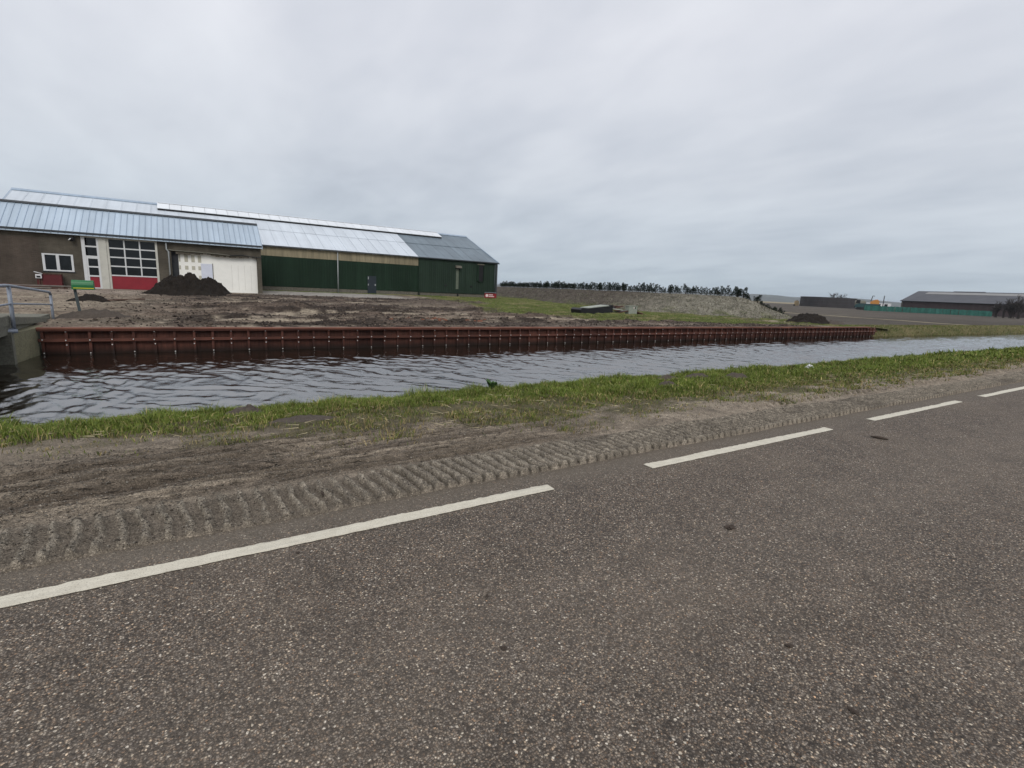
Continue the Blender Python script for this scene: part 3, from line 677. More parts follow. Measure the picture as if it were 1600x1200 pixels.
def grass_mask(X, Y):
    b = np.interp(Y, [18, 20.5, 22, 25, 28, 33, 45, 50], [40, 28, 22.5, 18.5, 17.2, 17.5, 20.5, 20.5])
    m = sst(X+(fbm(X*.35, Y*.8, 4, .6, 91)-.5)*7, b-.6, b+1.2)*(1-sst(X, 34, 40)*sst(fbm(X*.4, Y*.6, 3, .6, 95), .35, .6))
    near_hall = sst(Y+(fbm(X*.5, Y*.5, 3, .6, 92)-.5)*1.6, 51.4, 52.2)*sst(X, 5.2, 6)
    return np.clip(np.maximum(m, near_hall), 0, 1)
def yard_col(X, Y, Z):
    z, s1, s2, s3 = yard_parts(X, Y)
    sand = np.array([.385, .322, .245]); dark = np.array([.058, .045, .037]); mid = np.array([.185, .142, .112])
    t = sst(s1*.62+s2*.38+(s3-.5)*.40, .41, .56)[..., None]
    left = (1-sst(X, -5, 1.0))*.75; left = left[..., None]
    t = t*(1-left)
    # sand is drier and paler, spread as streaks
    c = sand*(1-t)+dark*t
    m2 = sst(fbm(X*.35, Y*1.3, 4, .6, 93), .45, .6)[..., None]*.6; c = c*(1-m2)+mid*m2
    spoil = 0
    for cx, cy, rx, ry in ((14.5, 33.5, 4.6, 1.6), (19, 37, 4, 1.3), (9, 30, 4, 1.2)): spoil = np.maximum(spoil, np.exp(-(((X-cx)/rx)**2+((Y-cy)/ry)**2)*1.2))
    spoil = np.clip(spoil*1.3, 0, 1)[..., None]; c = c*(1-spoil*.85)+np.array([.095, .074, .062])*spoil*.85
    near = (1-sst(Y, 19.2, 21))[..., None]*sst(X, 6, 14)[..., None]; c = c*(1-near*.55)+np.array([.13, .105, .088])*near*.55
    ap = (sst(Y+(s2-.5)*2, 43, 45.5)*sst(X, 4, 6)*(1-sst(X, 16, 18.5)))[..., None]; c = c*(1-ap)+np.array([.36, .335, .30])*ap
    pave = (sst(Y+(s2-.5)*1.5, 37, 41)*(1-sst(X, -1.5, 2)))[..., None]; c = c*(1-pave)+np.array([.30, .245, .20])*pave
    g = grass_mask(X, Y)[..., None]; gc = np.array([.105, .118, .038])*(.55+.9*s2[..., None]); dry = np.array([.20, .17, .09])
    k = sst(fbm(X*.7, Y*1.5, 3, .6, 94), .55, .7)[..., None]; gc = gc*(1-k*.6)+dry*k*.6
    c = c*(1-g)+gc*g
    return c*(.85+.3*s3[..., None])
def yard_grid(X, Y): return X, Y, yard_parts(X, Y)[0]
yx = np.concatenate([np.linspace(-40, -8, 30)[:-1], np.arange(-8, 14, .085), np.arange(14, 47.6, .14)])
yy = np.concatenate([np.arange(18.06, 30, .075), np.arange(30, 46, .13), np.linspace(46.1, 90, 60)])
tag(inst('yard', grid_mesh('yard', yx, yy, yard_grid, 'yard', yard_col), (0, 0, 0)), kind='structure')
def yard_clods():
    n = 60000; x = -7+RNG.random(n)*45; y = 18.5+RNG.random(n)**1.3*26; z, s1, s2, s3 = yard_parts(x, y)
    keep = (RNG.random(n) < .10+.9*sst(s1*.45+s2*.5+(s3-.5)*.3, .42, .56)*sst(x, -4, 1)) & (grass_mask(x, y) < .5); x, y, z = x[keep], y[keep], z[keep]; n = len(x)
    R = .012+.022*RNG.random(n)+.05*RNG.random(n)**9
    c = np.where(RNG.random((n, 1)) < .75, np.array([.062, .049, .042]), np.array([.20, .155, .12]))*(.6+.8*RNG.random((n, 1)))
    return crumbs('soil_clods', np.stack([x, y, z+R*.25], 1), R, c, 'yard')
tag(inst('soil_clods', yard_clods(), (0, 0, 0)), 'dark clods of churned soil scattered across the yard', 'clods', kind='stuff')
# short grass of the yard
def yard_grass():
    n = 130000; x = 15+RNG.random(n)*31; y = 19+RNG.random(n)**1.3*36
    g = grass_mask(x, y); keep = RNG.random(n) < g*.95; x = x[keep]; y = y[keep]; n = len(x); z = yard_parts(x, y)[0]-.01
    x2 = 5.5+RNG.random(6000)*26; y2 = 51.5+RNG.random(6000)*1.4; k2 = RNG.random(6000) < grass_mask(x2, y2); x2 = x2[k2]; y2 = y2[k2]
    P = np.concatenate([np.stack([x, y, z], 1), np.stack([x2, y2, yard_parts(x2, y2)[0]-.01], 1)]); n = len(P)
    H = .03+.06*RNG.random(n); W = .012+.016*RNG.random(n)
    k = np.clip(sst(fbm(P[:, 0]*.7, P[:, 1]*1.5, 3, .6, 94), .45, .7)*.7+.08, 0, 1)
    return blades('yard_grass', P, H, W, grass_cols(n, k), .8)
tag(inst('yard_grass', yard_grass(), (0, 0, 0)), 'short green grass on the yard between the hall and the mound', 'grass', kind='stuff')

# ------------------------------------------------------------------ timber retaining wall
def retaining_wall():
    R0 = empty('retaining_wall', (-3.5, YW, Z_WATER), 'long red brown timber sheet wall retaining the yard above the canal', 'retaining wall')
    ox, oy, oz = -3.5, YW, Z_WATER
    sp = .49; n = int((44.45+3.45)/sp)+1
    post = MB().box(-.032, .032, -.05, .03, -1.2-oz, Z_CAP-.075-oz).mesh('post', 'wood_post')
    panel = MB().box(-sp/2+.003, sp/2-.003, .032, .075, -1.3-oz, Z_CAP-.05-oz).mesh('plank_panel', 'wood_panel')
    bolt = MB().tube([(0, 0, 0), (0, -.016, 0)], [.018, .013], 8).mesh('bolt_cap', 'bolt', True)
    for k in range(n):
        x = -3.42+k*sp-ox
        inst('post', post, (x+random.uniform(-.006, .006), 0, random.uniform(-.004, .004)), R0)
        inst('plank_panel', panel, (x+sp/2, random.uniform(-.006, .006), random.uniform(-.006, .006)), R0)
        zs = [-.477] if k % 2 == 0 else [-.245, -.477]
        zs += [-.835] if k % 2 == 0 else [-.62]
        if k > 70: zs = zs[:2]
        for z in zs: inst('bolt_cap', bolt, (x+random.uniform(-.008, .008), -.052 if abs(z+.477) > .01 else -.088, z-oz+random.uniform(-.012, .012)), R0)
    # waling beams and capping planks in lengths
    def lengths(a, b, L):
        x = a
        while x < b-.01:
            e = min(b, x+L); yield x, e-.006; x = e
    for a, e in lengths(-3.5, 44.6, 4.9): MB().box(a-ox, e-ox, -.086, -.0525, -.52-oz, -.437-oz).obj('waling_beam', 'wood_beam', R0)
    for a, e in lengths(-3.52, 43.4, 5.0):
        MB().box(a-ox, e-ox, -.11, .17, Z_CAP-.04-oz, Z_CAP-oz+random.uniform(-.003, .003)).obj('cap_plank', 'wood_cap', R0)
        MB().box(a-ox, e-ox, -.095, -.0525, Z_CAP-.088-oz, Z_CAP-.0425-oz).obj('cap_rail', 'wood_beam', R0)
    # return of the wall at its far end
    for j in range(3): inst('plank_panel', panel, (44.62-ox, .30+j*sp, -.10-.10*j), R0, rz=math.pi/2)
    tag(R0, group=None)
retaining_wall()

# ------------------------------------------------------------------ bridge on the left
def bridge():
    R0 = empty('concrete_bridge', (-3.65, 18, Z_WATER), 'weathered concrete bridge end with yellowish algae on its side wall', 'bridge')
    P = lambda b: [setattr(b, 'v', [(x+3.65, y-18, z-Z_WATER) for x, y, z in b.v]), b][1]
    # abutment side wall, wedge-shaped in plan
    P(MB().prism([(-3.66, 16.42), (-3.50, 18.0), (-3.52, 19.5), (-6, 19.5), (-6, 16.42)], 'z', -1.7, -.15)).obj('abutment', 'concrete_alg', R0)
    P(MB().box(-6.2, -3.62, 16.22, 16.415, -1.7, -.10)).obj('front_wall', 'concrete', R0)
    P(MB().box(-8.5, -3.68, 5.2, 16.9, -.16, .05)).obj('deck', 'concrete', R0)
    P(MB().box(-8.5, -3.75, 16.9, 21.0, -.14, .02)).obj('approach_slab', 'concrete', R0)
    def kerb(pts):
        v = []; f = []
        for i, (x, y, z0, z1) in enumerate(pts):
            v += [(x, y, z0), (x, y, z1-.015), (x-.015, y, z1), (x-.24, y, z1), (x-.24, y, z0)]
            if i:
                a = 5*(i-1); b = 5*i; f += [(a+k, a+(k+1) % 5, b+(k+1) % 5, b+k) for k in range(5)]
        f += [(4, 3, 2, 1, 0), tuple(range(5*len(pts)-5, 5*len(pts)))]
        return P(MB().add(v, f))
    kerb([(-3.66, 5.2, .055, .29), (-3.66, 16.45, .055, .285)]).obj('kerb', 'concrete', R0)
    kerb([(-3.68, 16.47, .055, .25), (-3.68, 20.5, -.2, -.035)]).obj('kerb', 'concrete', R0)
    P(MB().tube([(-4.4, 16.15, -.085), (-3.52, 16.35, -.085)], .045, 10)).obj('conduit', 'galv', R0, True)
    R1 = empty('bridge_railing', (-3.6, 16.4, .06), 'grey galvanised tube railing with two rails on the bridge', 'railing')
    Q = lambda b: [setattr(b, 'v', [(x+3.6, y-16.4, z-.06) for x, y, z in b.v]), b][1]
    Q(MB().tube([(-3.60, 16.42, -.10), (-3.60, 16.42, .95)], .042, 12)).obj('post', 'galv', R1, True)
    Q(MB().tube([(-3.60, 20.55, -.26), (-3.60, 20.55, .66)], .036, 12)).obj('post', 'galv', R1, True)
    Q(MB().tube([(-3.60, 12.0, -.10), (-3.60, 12.0, .98)], .042, 12)).obj('post', 'galv', R1, True)
    Q(MB().tube([(-3.60, 6, .96), (-3.60, 12, .985), (-3.60, 16.2, .985), (-3.60, 16.6, .965), (-3.60, 20.35, .715), (-3.60, 20.5, .69), (-3.60, 20.55, .62)], .036, 12)).obj('top_rail', 'galv', R1, True)
    Q(MB().tube([(-3.60, 6, .55), (-3.60, 12, .56), (-3.60, 16.42, .555), (-3.60, 20.55, .335)], .024, 10)).obj('middle_rail', 'galv', R1, True)
    Q(MB().box(-3.68, -3.60, 16.36, 16.48, -.14, -.02)).obj('fixing_clamp', 'galv', R1)
bridge()

# ------------------------------------------------------------------ letterbox
def letterbox():
    R0 = empty('letterbox', (-3.0, 21, -.13), 'green letterbox with yellow stripe on a leaning grey post', 'letterbox')
    poly = [(-.13, -.0), (.13, -.0), (.13, .08)]+[(.13*math.cos(t), .08+.115*math.sin(t)) for t in np.linspace(.15, math.pi-.15, 10)]+[(-.13, .08)]
    b = MB().prism([(p[0], p[1]*1.5+.93) for p in poly], 'x', -.14, .40).obj('box', 'mail_green', R0)
    MB().box(-.10, .405, -.135, -.131, .965, .985).obj('stripe', 'yellow', b)
    MB().prism([(-.14, .93), (.14, .93), (.14, .948), (-.14, .948)], 'x', -.15, .41).obj('base_plate', 'mail_green', b)
    MB().box(-.146, -.1415, -.09, .09, 1.0, 1.03).obj('slot', 'black', b)
    p = MB()
    p.add([(-.035+dx, dy, z) for z, o in ((0, 0), (.93, -.085)) for dx, dy in ((o, -.035), (o+.07, -.035), (o+.07, .035), (o, .035))], [(0, 3, 2, 1), (4, 5, 6, 7), (0, 1, 5, 4), (1, 2, 6, 5), (2, 3, 7, 6), (3, 0, 4, 7)])
    p.obj('post', 'post_paint', R0)
letterbox()

# ------------------------------------------------------------------ heaps of soil
def heap(name, mat, x, y, z, rx, ry, h, label, cat, seed, lop=0, res=70, sharp=1.3, shape=None):
    xs = np.linspace(-1.1, 1.1, res); ys = np.linspace(-1.1, 1.1, max(18, int(res*.6)))
    def zf(X, Y):
        r = np.sqrt((X-lop*(1-np.abs(Y)))**2*np.where(X > lop, 1/(1-lop)**2, 1/(1+lop)**2)+Y**2)
        r = r+(fbm(X*2+seed, Y*2, 3, .5, seed)-.5)*.38
        hh = np.clip(1-r, 0, 1); prof = np.where(hh > .60, .60+(hh-.60)*.35, hh)*1.28; prof = prof**.9
        q = max(1., 1.7/rx); n = fbm(X*3.5*rx/2*q+seed, Y*3.5*ry/2*q, 4, .62, seed+1)-.5; n2 = fbm(X*11*rx/2*q, Y*11*ry/2*q+seed, 3, .6, seed+2)-.5
        Z = h*(.72 if rx < .5 else 1)*(prof*1.12+(n*.55*(1 if rx > 1 else 1.5)+n2*.46)*np.clip(hh*3, 0, 1))-.07*(hh <= 0)
        return X*rx, Y*ry, Z
    o = inst(name, grid_mesh(name, xs, ys, zf, mat), (x, y, z)); return tag(o, label, cat)
heap('soil_heap', 'heap', -.0, 40.6, .02, 2.5, 1.8, 1.22, 'large dark heap of soil in front of the white wall', 'soil heap', 3, .08, 150)
heap('soil_heap', 'heap', -4.1, 31.2, -.05, .85, .5, .28, 'low dark heap of soil behind the green letterbox', 'soil heap', 11, .15, 50)
heap('soil_heap', 'heap', 41.7, 21.6, -.2, 2.5, 1.5, .74, 'dark peaked heap of soil near the far end of the timber wall', 'soil heap', 17, .05, 70)
heap('soil_heap', 'clump', 43.2, 20.4, -.22, 1.5, .8, .34, 'small grey brown heap leaning on the dark one by the wall end', 'soil heap', 23, 0, 40)
heap('soil_heap', 'clump', -2.7, 21.0, -.16, 1.2, .7, .30, 'low grey mud pile at the foot of the letterbox post', 'soil heap', 29, .1, 40)
for i, (x, y, rx, ry, h, lb) in enumerate(MOLE):
    z = float(verge_parts(np.array([x]), np.array([y]))[0][0])
    o = heap('molehill', 'clump', x, y, z-.01, rx, ry, h, lb, 'molehill', 40+i*3, 0, 34); o['group'] = 'molehills in the near grass'
def clod(x, y, z, s, lb, mat='clod'):
    import bmesh
    bm = bmesh.new(); bmesh.ops.create_icosphere(bm, subdivisions=3, radius=1)
    sd = random.random()*50
    for v in bm.verts:
        k = .9+2.0*(float(fbm(np.array(v.co.x*1.7+sd), np.array(v.co.y*1.7+v.co.z*1.2), 4, .65))-.5); v.co *= k; v.co.x *= s; v.co.y *= s*.7; v.co.z *= s*.24
    me = bpy.data.meshes.new('mud_clod'); bm.to_mesh(me); bm.free(); me.materials.append(M[mat])
    o = inst('mud_clod', me, (x, y, z), None, random.random()*3); return tag(o, lb, 'mud clod', 'clods of mud on the road')
clod(2.81, 1.75, .010, .034, 'dark flattened mud clod on the asphalt, furthest right of the line')
clod(.986, 1.512, .006, .014, 'small round dark clod in the middle of the asphalt')
clod(2.053, .942, .006, .016, 'dark brown clod on the right-hand asphalt')
clod(1.918, .631, .006, .017, 'dark clod nearest the bottom right of the road')
clod(1.10, 1.85, .005, .011, 'tiny black clod on the asphalt below the white line')
clod(.677, 3.326, .036, .032, 'dark clod lying on the tread ridges beside the solid line', 'clod')
clod(.40, 2.66, .006, .012, 'tiny dark clod just below the solid white line')
tag(MB().tube([(6.28, 2.40, .012), (6.32, 2.33, .014), (6.345, 2.26, .010)], [.006, .017, .008], 8).obj('stick', 'clod', None, True), 'short dark stick lying on the asphalt below the dashes', 'stick')
ws = heap('white_stone', 'tin_white', 12.0, 6.05, float(verge_parts(np.array([12.0]), np.array([6.05]))[0][0])+.03, .11, .09, .09, 'small white lump lying in the near grass on the right', 'stone', 77, 0, 20)
def dock():
    v = []; f = []
    for k in range(9):
        a = k*2.4; L = .10+.05*random.random(); d = Vector((math.cos(a), math.sin(a), 0)); s = Vector((-math.sin(a), math.cos(a), 0)); o = len(v)
        for t, wd in ((0, .01), (.35, .035), (.7, .03), (1, 0)):
            c = d*L*t*.6+Vector((0, 0, L*t*1.35*(1-.3*t))); v += [c-s*wd, c+s*wd]
        f += [(o+2*i, o+2*i+1, o+2*i+3, o+2*i+2) for i in range(3)]
    C = np.tile(np.array([.05, .10, .03]), (len(v), 1)); me = fast_mesh('dock_plant', v, f, 'leaf', C)
    tag(inst('dock_plant', me, (3.95, 6.75, -.17), None, 0, 1.35), 'dark green broad-leaved plant sticking up from the bank grass', 'plant')
dock()

# ------------------------------------------------------------------ big green hall
def hall():
    x0, x1, yf, yr, yb = -12.3, 31.0, 53.0, 61.57, 70.1; ze, zr, zb = 4.42, 7.84, .12; xj = 21.13
    H0 = empty('farm_hall', (9, 53, .3), 'long dark green farm hall with pale sheet roof and solar row', 'farm hall')
    P = lambda b: [setattr(b, 'v', [(x-9, y-53, z-.3) for x, y, z in b.v]), b][1]
    sl = (zr-ze)/(yr-yf)
    # gables and rear wall
    for nm, xa in (('gable_wall', x0), ('gable_wall', x1-.2)):
        P(MB().prism([(yf+.22, zb), (yb, zb), (yb, ze-.1), (yr, zr-.12), (yf+.22, ze-.1)], 'x', xa, xa+.2)).obj(nm, 'green2', H0)
    P(MB().box(x0+.2, x1-.2, yb-.2, yb-.002, zb, ze-.1)).obj('rear_wall', 'green', H0)
    P(MB().box(x0, x1, yf+.001, yf+.2, zb, .66)).obj('plinth', 'plinth', H0)
    def cladding(xa, xb, za, zc, mat, nm, dy=0, step=1.02):
        n = max(1, round((xb-xa)/step)); st = (xb-xa)/n
        # trapezoidal sheet: shared mesh
        b = MB(); k = 4; w = st/k; pr = []
        for i in range(k): pr += [(i*w, 0), (i*w+.5*w, 0), (i*w+.58*w, .006), (i*w+.92*w, .006)]
        pr.append((st-.004, 0)); v = [(px, -.03+py, 0) for px, py in pr]+[(px, -.03+py, zc-za) for px, py in pr]; m = len(pr)
        b.add(v, [(i, i+1, m+i+1, m+i) for i in range(m-1)]); b.add([(0, .03, 0), (st-.004, .03, 0), (st-.004, .03, zc-za), (0, .03, zc-za)], [(0, 1, 2, 3)])
        me = b.mesh(nm, mat, fix=False)
        for i in range(n): inst(nm, me, (xa+i*st-9, yf+dy-53-.002, za-.3), H0)
    cladding(5.0, xj, .665, 3.46, 'green', 'wall_sheet')
    cladding(x0, 5.0, .665, ze-.06, 'green', 'wall_sheet')
    cladding(xj, x1, .68, ze-.06, 'green2', 'wall_sheet', -.06)
    cladding(5.0, xj, 3.463, ze-.06, 'cream', 'upper_board', -.012, 1.15)
    P(MB().box(xj-.05, xj+.05, yf-.13, yf-.095, .3, ze-.06)).obj('joint_trim', 'green', H0)
    P(MB().box(x1-.16, x1+.03, yf-.14, yf+.1, .25, ze-.05)).obj('corner_trim', 'trim_dark', H0)
    P(MB().box(x0-.1, x1+.12, yf-.34, yf-.16, ze-.11, ze-.015)).obj('gutter', 'trim_dark', H0)
    # roof sheets in two rows, each sheet a piece
    ov = .3
    def pt(y): return ze+(y-yf)*sl
    def sheetmesh(y0, y1, wd, lift, mat, nm):
        b = MB(); th = .03
        rb = .03 if mat == 'roof_light' else .008
        prof = [(0, 0), (.03, .0), (.035, rb), (.07, rb), (.075, 0), (wd-.006, 0)]
        v = []
        for y in (y0, y1): v += [(px, y, pt(y)+lift+pz) for px, pz in prof]
        m = len(prof); b.add(v, [(i, i+1, m+i+1, m+i) for i in range(m-1)])
        b.add([(0, y0, pt(y0)+lift), (wd-.006, y0, pt(y0)+lift), (wd-.006, y0, pt(y0)+lift-th), (0, y0, pt(y0)+lift-th)], [(0, 1, 2, 3)])
        b.v = [(x, y-53, z-.3) for x, y, z in b.v]; return b.mesh(nm, mat, fix=False)
    ymid = 57.1; wd = 1.075
    for xa, xb, mat in ((x0-.15, xj+.0, 'roof_light'), (xj+.0, x1+.12, 'roof_dark')):
        n = round((xb-xa)/wd); w2 = (xb-xa)/n
        lo = sheetmesh(yf-ov, ymid+.12, w2, .02, mat, 'roof_sheet'); hi = sheetmesh(ymid, yr, w2, .065, mat, 'roof_sheet')
        for i in range(n):
            inst('roof_sheet', lo, (xa+i*w2-9, 0, 0), H0); inst('roof_sheet', hi, (xa+i*w2-9, 0, 0), H0)
    P(MB().prism([(yr, zr+.0), (yb+.3, ze-.1), (yb+.3, ze-.16), (yr, zr-.06)], 'x', x0-.15, x1+.12)).obj('rear_roof', 'roof_light', H0)
    P(MB().prism([(yr-.28, zr-.02), (yr, zr+.14), (yr+.28, zr-.02), (yr+.28, zr+.04), (yr, zr+.20), (yr-.28, zr+.04)], 'x', x0-.15, x1+.12)).obj('ridge_cap', 'roof_rib', H0)
    for xa in (x0-.2, x1+.08): P(MB().prism([(yf-ov, pt(yf-ov)-.10), (yr, zr-.1), (yr, zr+.1), (yf-ov, pt(yf-ov)+.1)], 'x', xa, xa+.1)).obj('verge_trim', 'roof_rib', H0)
    # solar row near the ridge
    n = 30; a, b_ = -2.2, 26.9; w3 = (b_-a)/n; ya, yb2 = yr-1.75, yr-.05
    m3 = MB()
    v = [(dx, y, pt(y)+h) for h in (.24, .285) for y, dx in ((ya, .012), (ya, w3-.012), (yb2, w3-.012), (yb2, .012))]
    m3.add([(x, y-53, z-.3) for x, y, z in [v[0], v[1], v[2], v[3], v[4], v[5], v[6], v[7]]], [(0, 3, 2, 1), (4, 5, 6, 7), (0, 1, 5, 4), (1, 2, 6, 5), (2, 3, 7, 6), (3, 0, 4, 7)])
    me = m3.mesh('solar_panel', 'solar')
    for i in range(n): inst('solar_panel', me, (a+i*w3-9, 0, 0), H0)
    P(MB().prism([(ya-.02, pt(ya)+.08), (ya+.10, pt(ya)+.08), (ya+.10, pt(ya)+.232), (ya-.02, pt(ya)+.232)], 'x', a+.05, b_-.05)).obj('panel_rail', 'black', H0)
    P(MB().prism([(yb2-.2, pt(yb2)+.06), (yb2-.1, pt(yb2)+.07), (yb2-.1, pt(yb2)+.232), (yb2-.2, pt(yb2)+.232)], 'x', a+.05, b_-.05)).obj('panel_rail', 'black', H0)
    P(MB().tube([(12.58, yf-.14, .3), (12.58, yf-.14, ze-.1)], .055, 8)).obj('downpipe', 'grey_pipe', H0, True)
    P(MB().tube([(30.65, yf-.18, .3), (30.65, yf-.18, ze-.1)], .05, 8)).obj('downpipe', 'post_paint', H0, True)
    d = P(MB().box(15.56, 16.46, yf-.085, yf-.032, .3, 2.1)).obj('door', 'dk_door', H0)
    P(MB().box(16.30, 16.40, yf-.12, yf-.087, 1.12, 1.30)).obj('handle', 'grey_pipe', d)
    P(MB().box(15.59, 15.67, yf-.115, yf-.087, 1.75, 2.02)).obj('hinge', 'grey_pipe', d); P(MB().box(15.59, 15.67, yf-.115, yf-.087, 1.12, 1.30)).obj('hinge', 'grey_pipe', d)
    wn = P(MB().box(28.28, 28.5, yf-.2, yf-.095, 2.14, 4.0)).obj('window', 'green', H0)
    P(MB().box(28.28, 29.2, yf-.22, yf-.095, 4.003, 4.12)).obj('frame', 'plinth', wn); P(MB().box(28.5, 29.12, yf-.11, yf-.096, 2.14, 4.0)).obj('pane', 'black', wn)
    P(MB().box(29.123, 29.2, yf-.2, yf-.095, 2.14, 4.0)).obj('frame', 'green', wn); P(MB().box(28.503, 29.12, yf-.2, yf-.112, 2.06, 2.138)).obj('sill', 'green', wn)
    vt = P(MB().prism([(yf-.42, 3.5), (yf-.095, 3.5), (yf-.095, 3.78), (yf-.36, 3.70)], 'x', 25.5, 26.2)).obj('vent_hood', 'plinth', H0)
    P(MB().box(25.6, 26.1, yf-.35, yf-.12, 3.4, 3.498)).obj('opening', 'black', vt)
    P(MB().box(25.62, 25.95, yf-.099, yf-.094, 1.15, 3.38)).obj('bleached_patch', 'green_pale', H0)
    for x in (24.35, 27.6): P(MB().tube([(x, yf-.07, 1.5), (x, yf-.13, 1.5)], .12, 10)).obj('wall_vent', 'black', H0)
    for x in (21.2, 25.9): P(MB().box(x-.06, x+.06, yf-.16, yf-.0, .2, .6)).obj('pipe_stub', 'black', H0)
hall()

# ------------------------------------------------------------------ brick workshop wing in front of the hall
def wing():
    W0 = empty('brick_workshop', (-4, 46, .15), 'low brown brick workshop with red doors and blue grey sheet roof', 'workshop')
    P = lambda b: [setattr(b, 'v', [(x+4, y-46, z-.15) for x, y, z in b.v]), b][1]
    yf, xl, xr, ze, yr, zr, yb = 46.0, -20.0, 4.96, 3.82, 48.8, 5.64, 52.4; zb = -.1
    B = lambda x0, x1, z0, z1, nm='brick_wall', mat='brick', y0=yf, y1=yf+.28, par=None: P(MB().box(x0, x1, y0, y1, z0, z1)).obj(nm, mat, par or W0)
    # brick front with real openings
    B(xl, -8.25, zb, ze); B(-8.25, -6.65, zb, 1.22); B(-8.25, -6.65, 2.37, ze); B(-6.65, -6.16, zb, ze)
    B(-6.16, -1.86, 3.70, ze); B(-1.86, -1.05, zb, ze); B(4.66, xr, zb, ze)
    # ragged underside of the brickwork over the broken-out bay
    x = -1.05
    while x < 4.66:
        wd = random.uniform(.16, .34); e = min(4.66, x+wd); B(x, e, 2.92+random.choice((0, .0, .06, .12, -.05)), ze); x = e
    P(MB().box(xl, -8.33, yf-.004, yf-.0005, .12, 3.35)).obj('brick_patch', 'brick_dark', W0)
    for xa in (xl, xr-.28): P(MB().prism([(yf+.285, zb), (yb, zb), (yb, 3.3), (yr, zr-.12), (yf+.285, ze)], 'x', xa, xa+.28)).obj('gable_wall', 'brick', W0)
    P(MB().box(xl+.285, xr-.285, yb-.28, yb, zb, 3.3)).obj('rear_wall', 'brick', W0)
    P(MB().box(xl-.05, xr+.04, yf-.09, yf-.002, 3.70+.02, 3.80)).obj('fascia_board', 'trim_beige', W0)
    P(MB().box(xl-.05, xr+.06, yf-.30, yf-.14, 3.80, 3.90)).obj('gutter', 'trim_dark', W0)
    # window
    wn = P(MB().box(-8.25, -6.65, yf+.06, yf+.075, 1.22, 2.37)).obj('window', 'glass', W0)
    for a, b, c, d in ((-8.25, -6.65, 1.22, 1.31), (-8.25, -6.65, 2.28, 2.37), (-8.25, -8.12, 1.31, 2.28), (-6.77, -6.65, 1.31, 2.28), (-7.55, -7.39, 1.31, 2.28)):
        B(a, b, c, d, 'frame', 'white_frame', yf-.02, yf+.058, wn)
    B(-8.3, -6.6, 1.16, 1.217, 'sill', 'dark_inside', yf-.05, yf-.003, wn)
    # door and folding gate
    fr = B(-6.16, -1.86, 3.58, 3.697, 'lintel', 'cream_frame', yf-.03, yf+.1)
    B(-5.22, -4.80, .14, 3.577, 'pillar', 'cream_frame', yf-.06, yf+.2)
    B(-2.0, -1.865, .14, 3.577, 'jamb', 'cream_frame', yf-.03, yf+.1)
    dr = B(-5.86, -5.34, .22, .95, 'door', 'red', yf+.03, yf+.06)
    for a, b, c, d in ((-6.15, -5.96, .14, 3.577), (-5.34, -5.225, .14, 3.577), (-5.96, -5.34, .14, .217)): B(a, b, c, d, 'frame', 'white_frame', yf-.02, yf+.09, dr)
    for z in (.953, 1.58, 2.18, 2.95): B(-5.957, -5.343, z, z+(.10 if abs(z-2.18) > .1 else .20), 'rail', 'white_frame', yf-.01, yf+.085, dr)
    B(-5.957, -5.865, .22, 2.18, 'rail', 'white_frame', yf-.008, yf+.08, dr)
    for a, b in ((1.056, 1.577), (1.683, 2.177), (2.383, 2.947), (3.053, 3.575)): B(-5.86, -5.345, a, b, 'pane', 'glass', yf+.035, yf+.05, dr)
    gt = B(-4.66, -2.005, .16, 1.06, 'gate', 'red', yf+.035, yf+.08)
    B(-4.797, -4.663, .14, 3.577, 'frame', 'cream_frame', yf-.01, yf+.09, gt)
    xs = [-4.66, -3.80, -2.91, -2.005]; zs = [1.063, 1.70, 2.32, 2.94, 3.577]
    for z in zs[:-1]: B(-4.66, -2.005, z, z+.085, 'rail', 'white_frame', yf+.02, yf+.09, gt)
    for xx in xs[1:-1]: B(xx-.04, xx+.04, 1.15, 3.577, 'mullion', 'white_frame', yf+.016, yf+.088, gt)
    for i in range(3):
        for j in range(4): B(xs[i]+(.043 if i else .002), xs[i+1]-(.043 if i < 2 else .002), zs[j]+.088, zs[j+1]-.003, 'pane', 'glass', yf+.05, yf+.062, gt)
    P(MB().box(-6.1, -1.9, yf+.5, yf+.55, .15, 3.6)).obj('dark_interior', 'dark_inside', W0)
    # broken-out bay with the white inner wall
    B(-.62, 4.655, .12, 3.1, 'inner_wall', 'white_wall', yf+.32, yf+.39)
    B(-1.045, -.625, .1, 3.1, 'side_reveal', 'dark_inside', yf+.30, yf+.34)
    B(-1.06, -1.03, .1, 3.05, 'steel_edge', 'post_paint', yf+.285, yf+.298)
    iw = W0.children[-3]
    for i, xx in enumerate((-.60, -.24, .20, .62)):
        for z0, z1 in ((2.33, 2.86), (1.76, 2.05), (1.05, 1.35), (.5, .8)): B(xx, xx+(.22 if i else .10), z0, z1, 'filler_patch', 'beige_patch', yf+.312, yf+.3175)
    B(.80, 1.55, .15, 2.27, 'inner_door', 'pale_door', yf+.285, yf+.3175)
    B(1.553, 1.60, .15, 2.31, 'door_edge', 'plinth', yf+.29, yf+.3175)
    for xx in (2.85, 3.3, 3.75, 4.2): B(xx, xx+.025, .35, 2.3, 'scuff_line', 'scuff', yf+.314, yf+.3175)
    # sagging torn strip over the bay
    P(MB().tube([(-1.35, yf-.05, 3.16), (-.9, yf-.06, 3.10), (.6, yf-.06, 3.09), (2.0, yf-.07, 3.05), (2.75, yf-.05, 2.99)], .035, 6)).obj('torn_strip', 'concrete', W0)
    P(MB().tube([(2.75, yf-.05, 2.99), (3.6, yf-.04, 3.09), (4.2, yf-.05, 3.0), (5.05, yf-.12, 2.98)], .025, 6)).obj('loose_cable', 'dark_inside', W0)
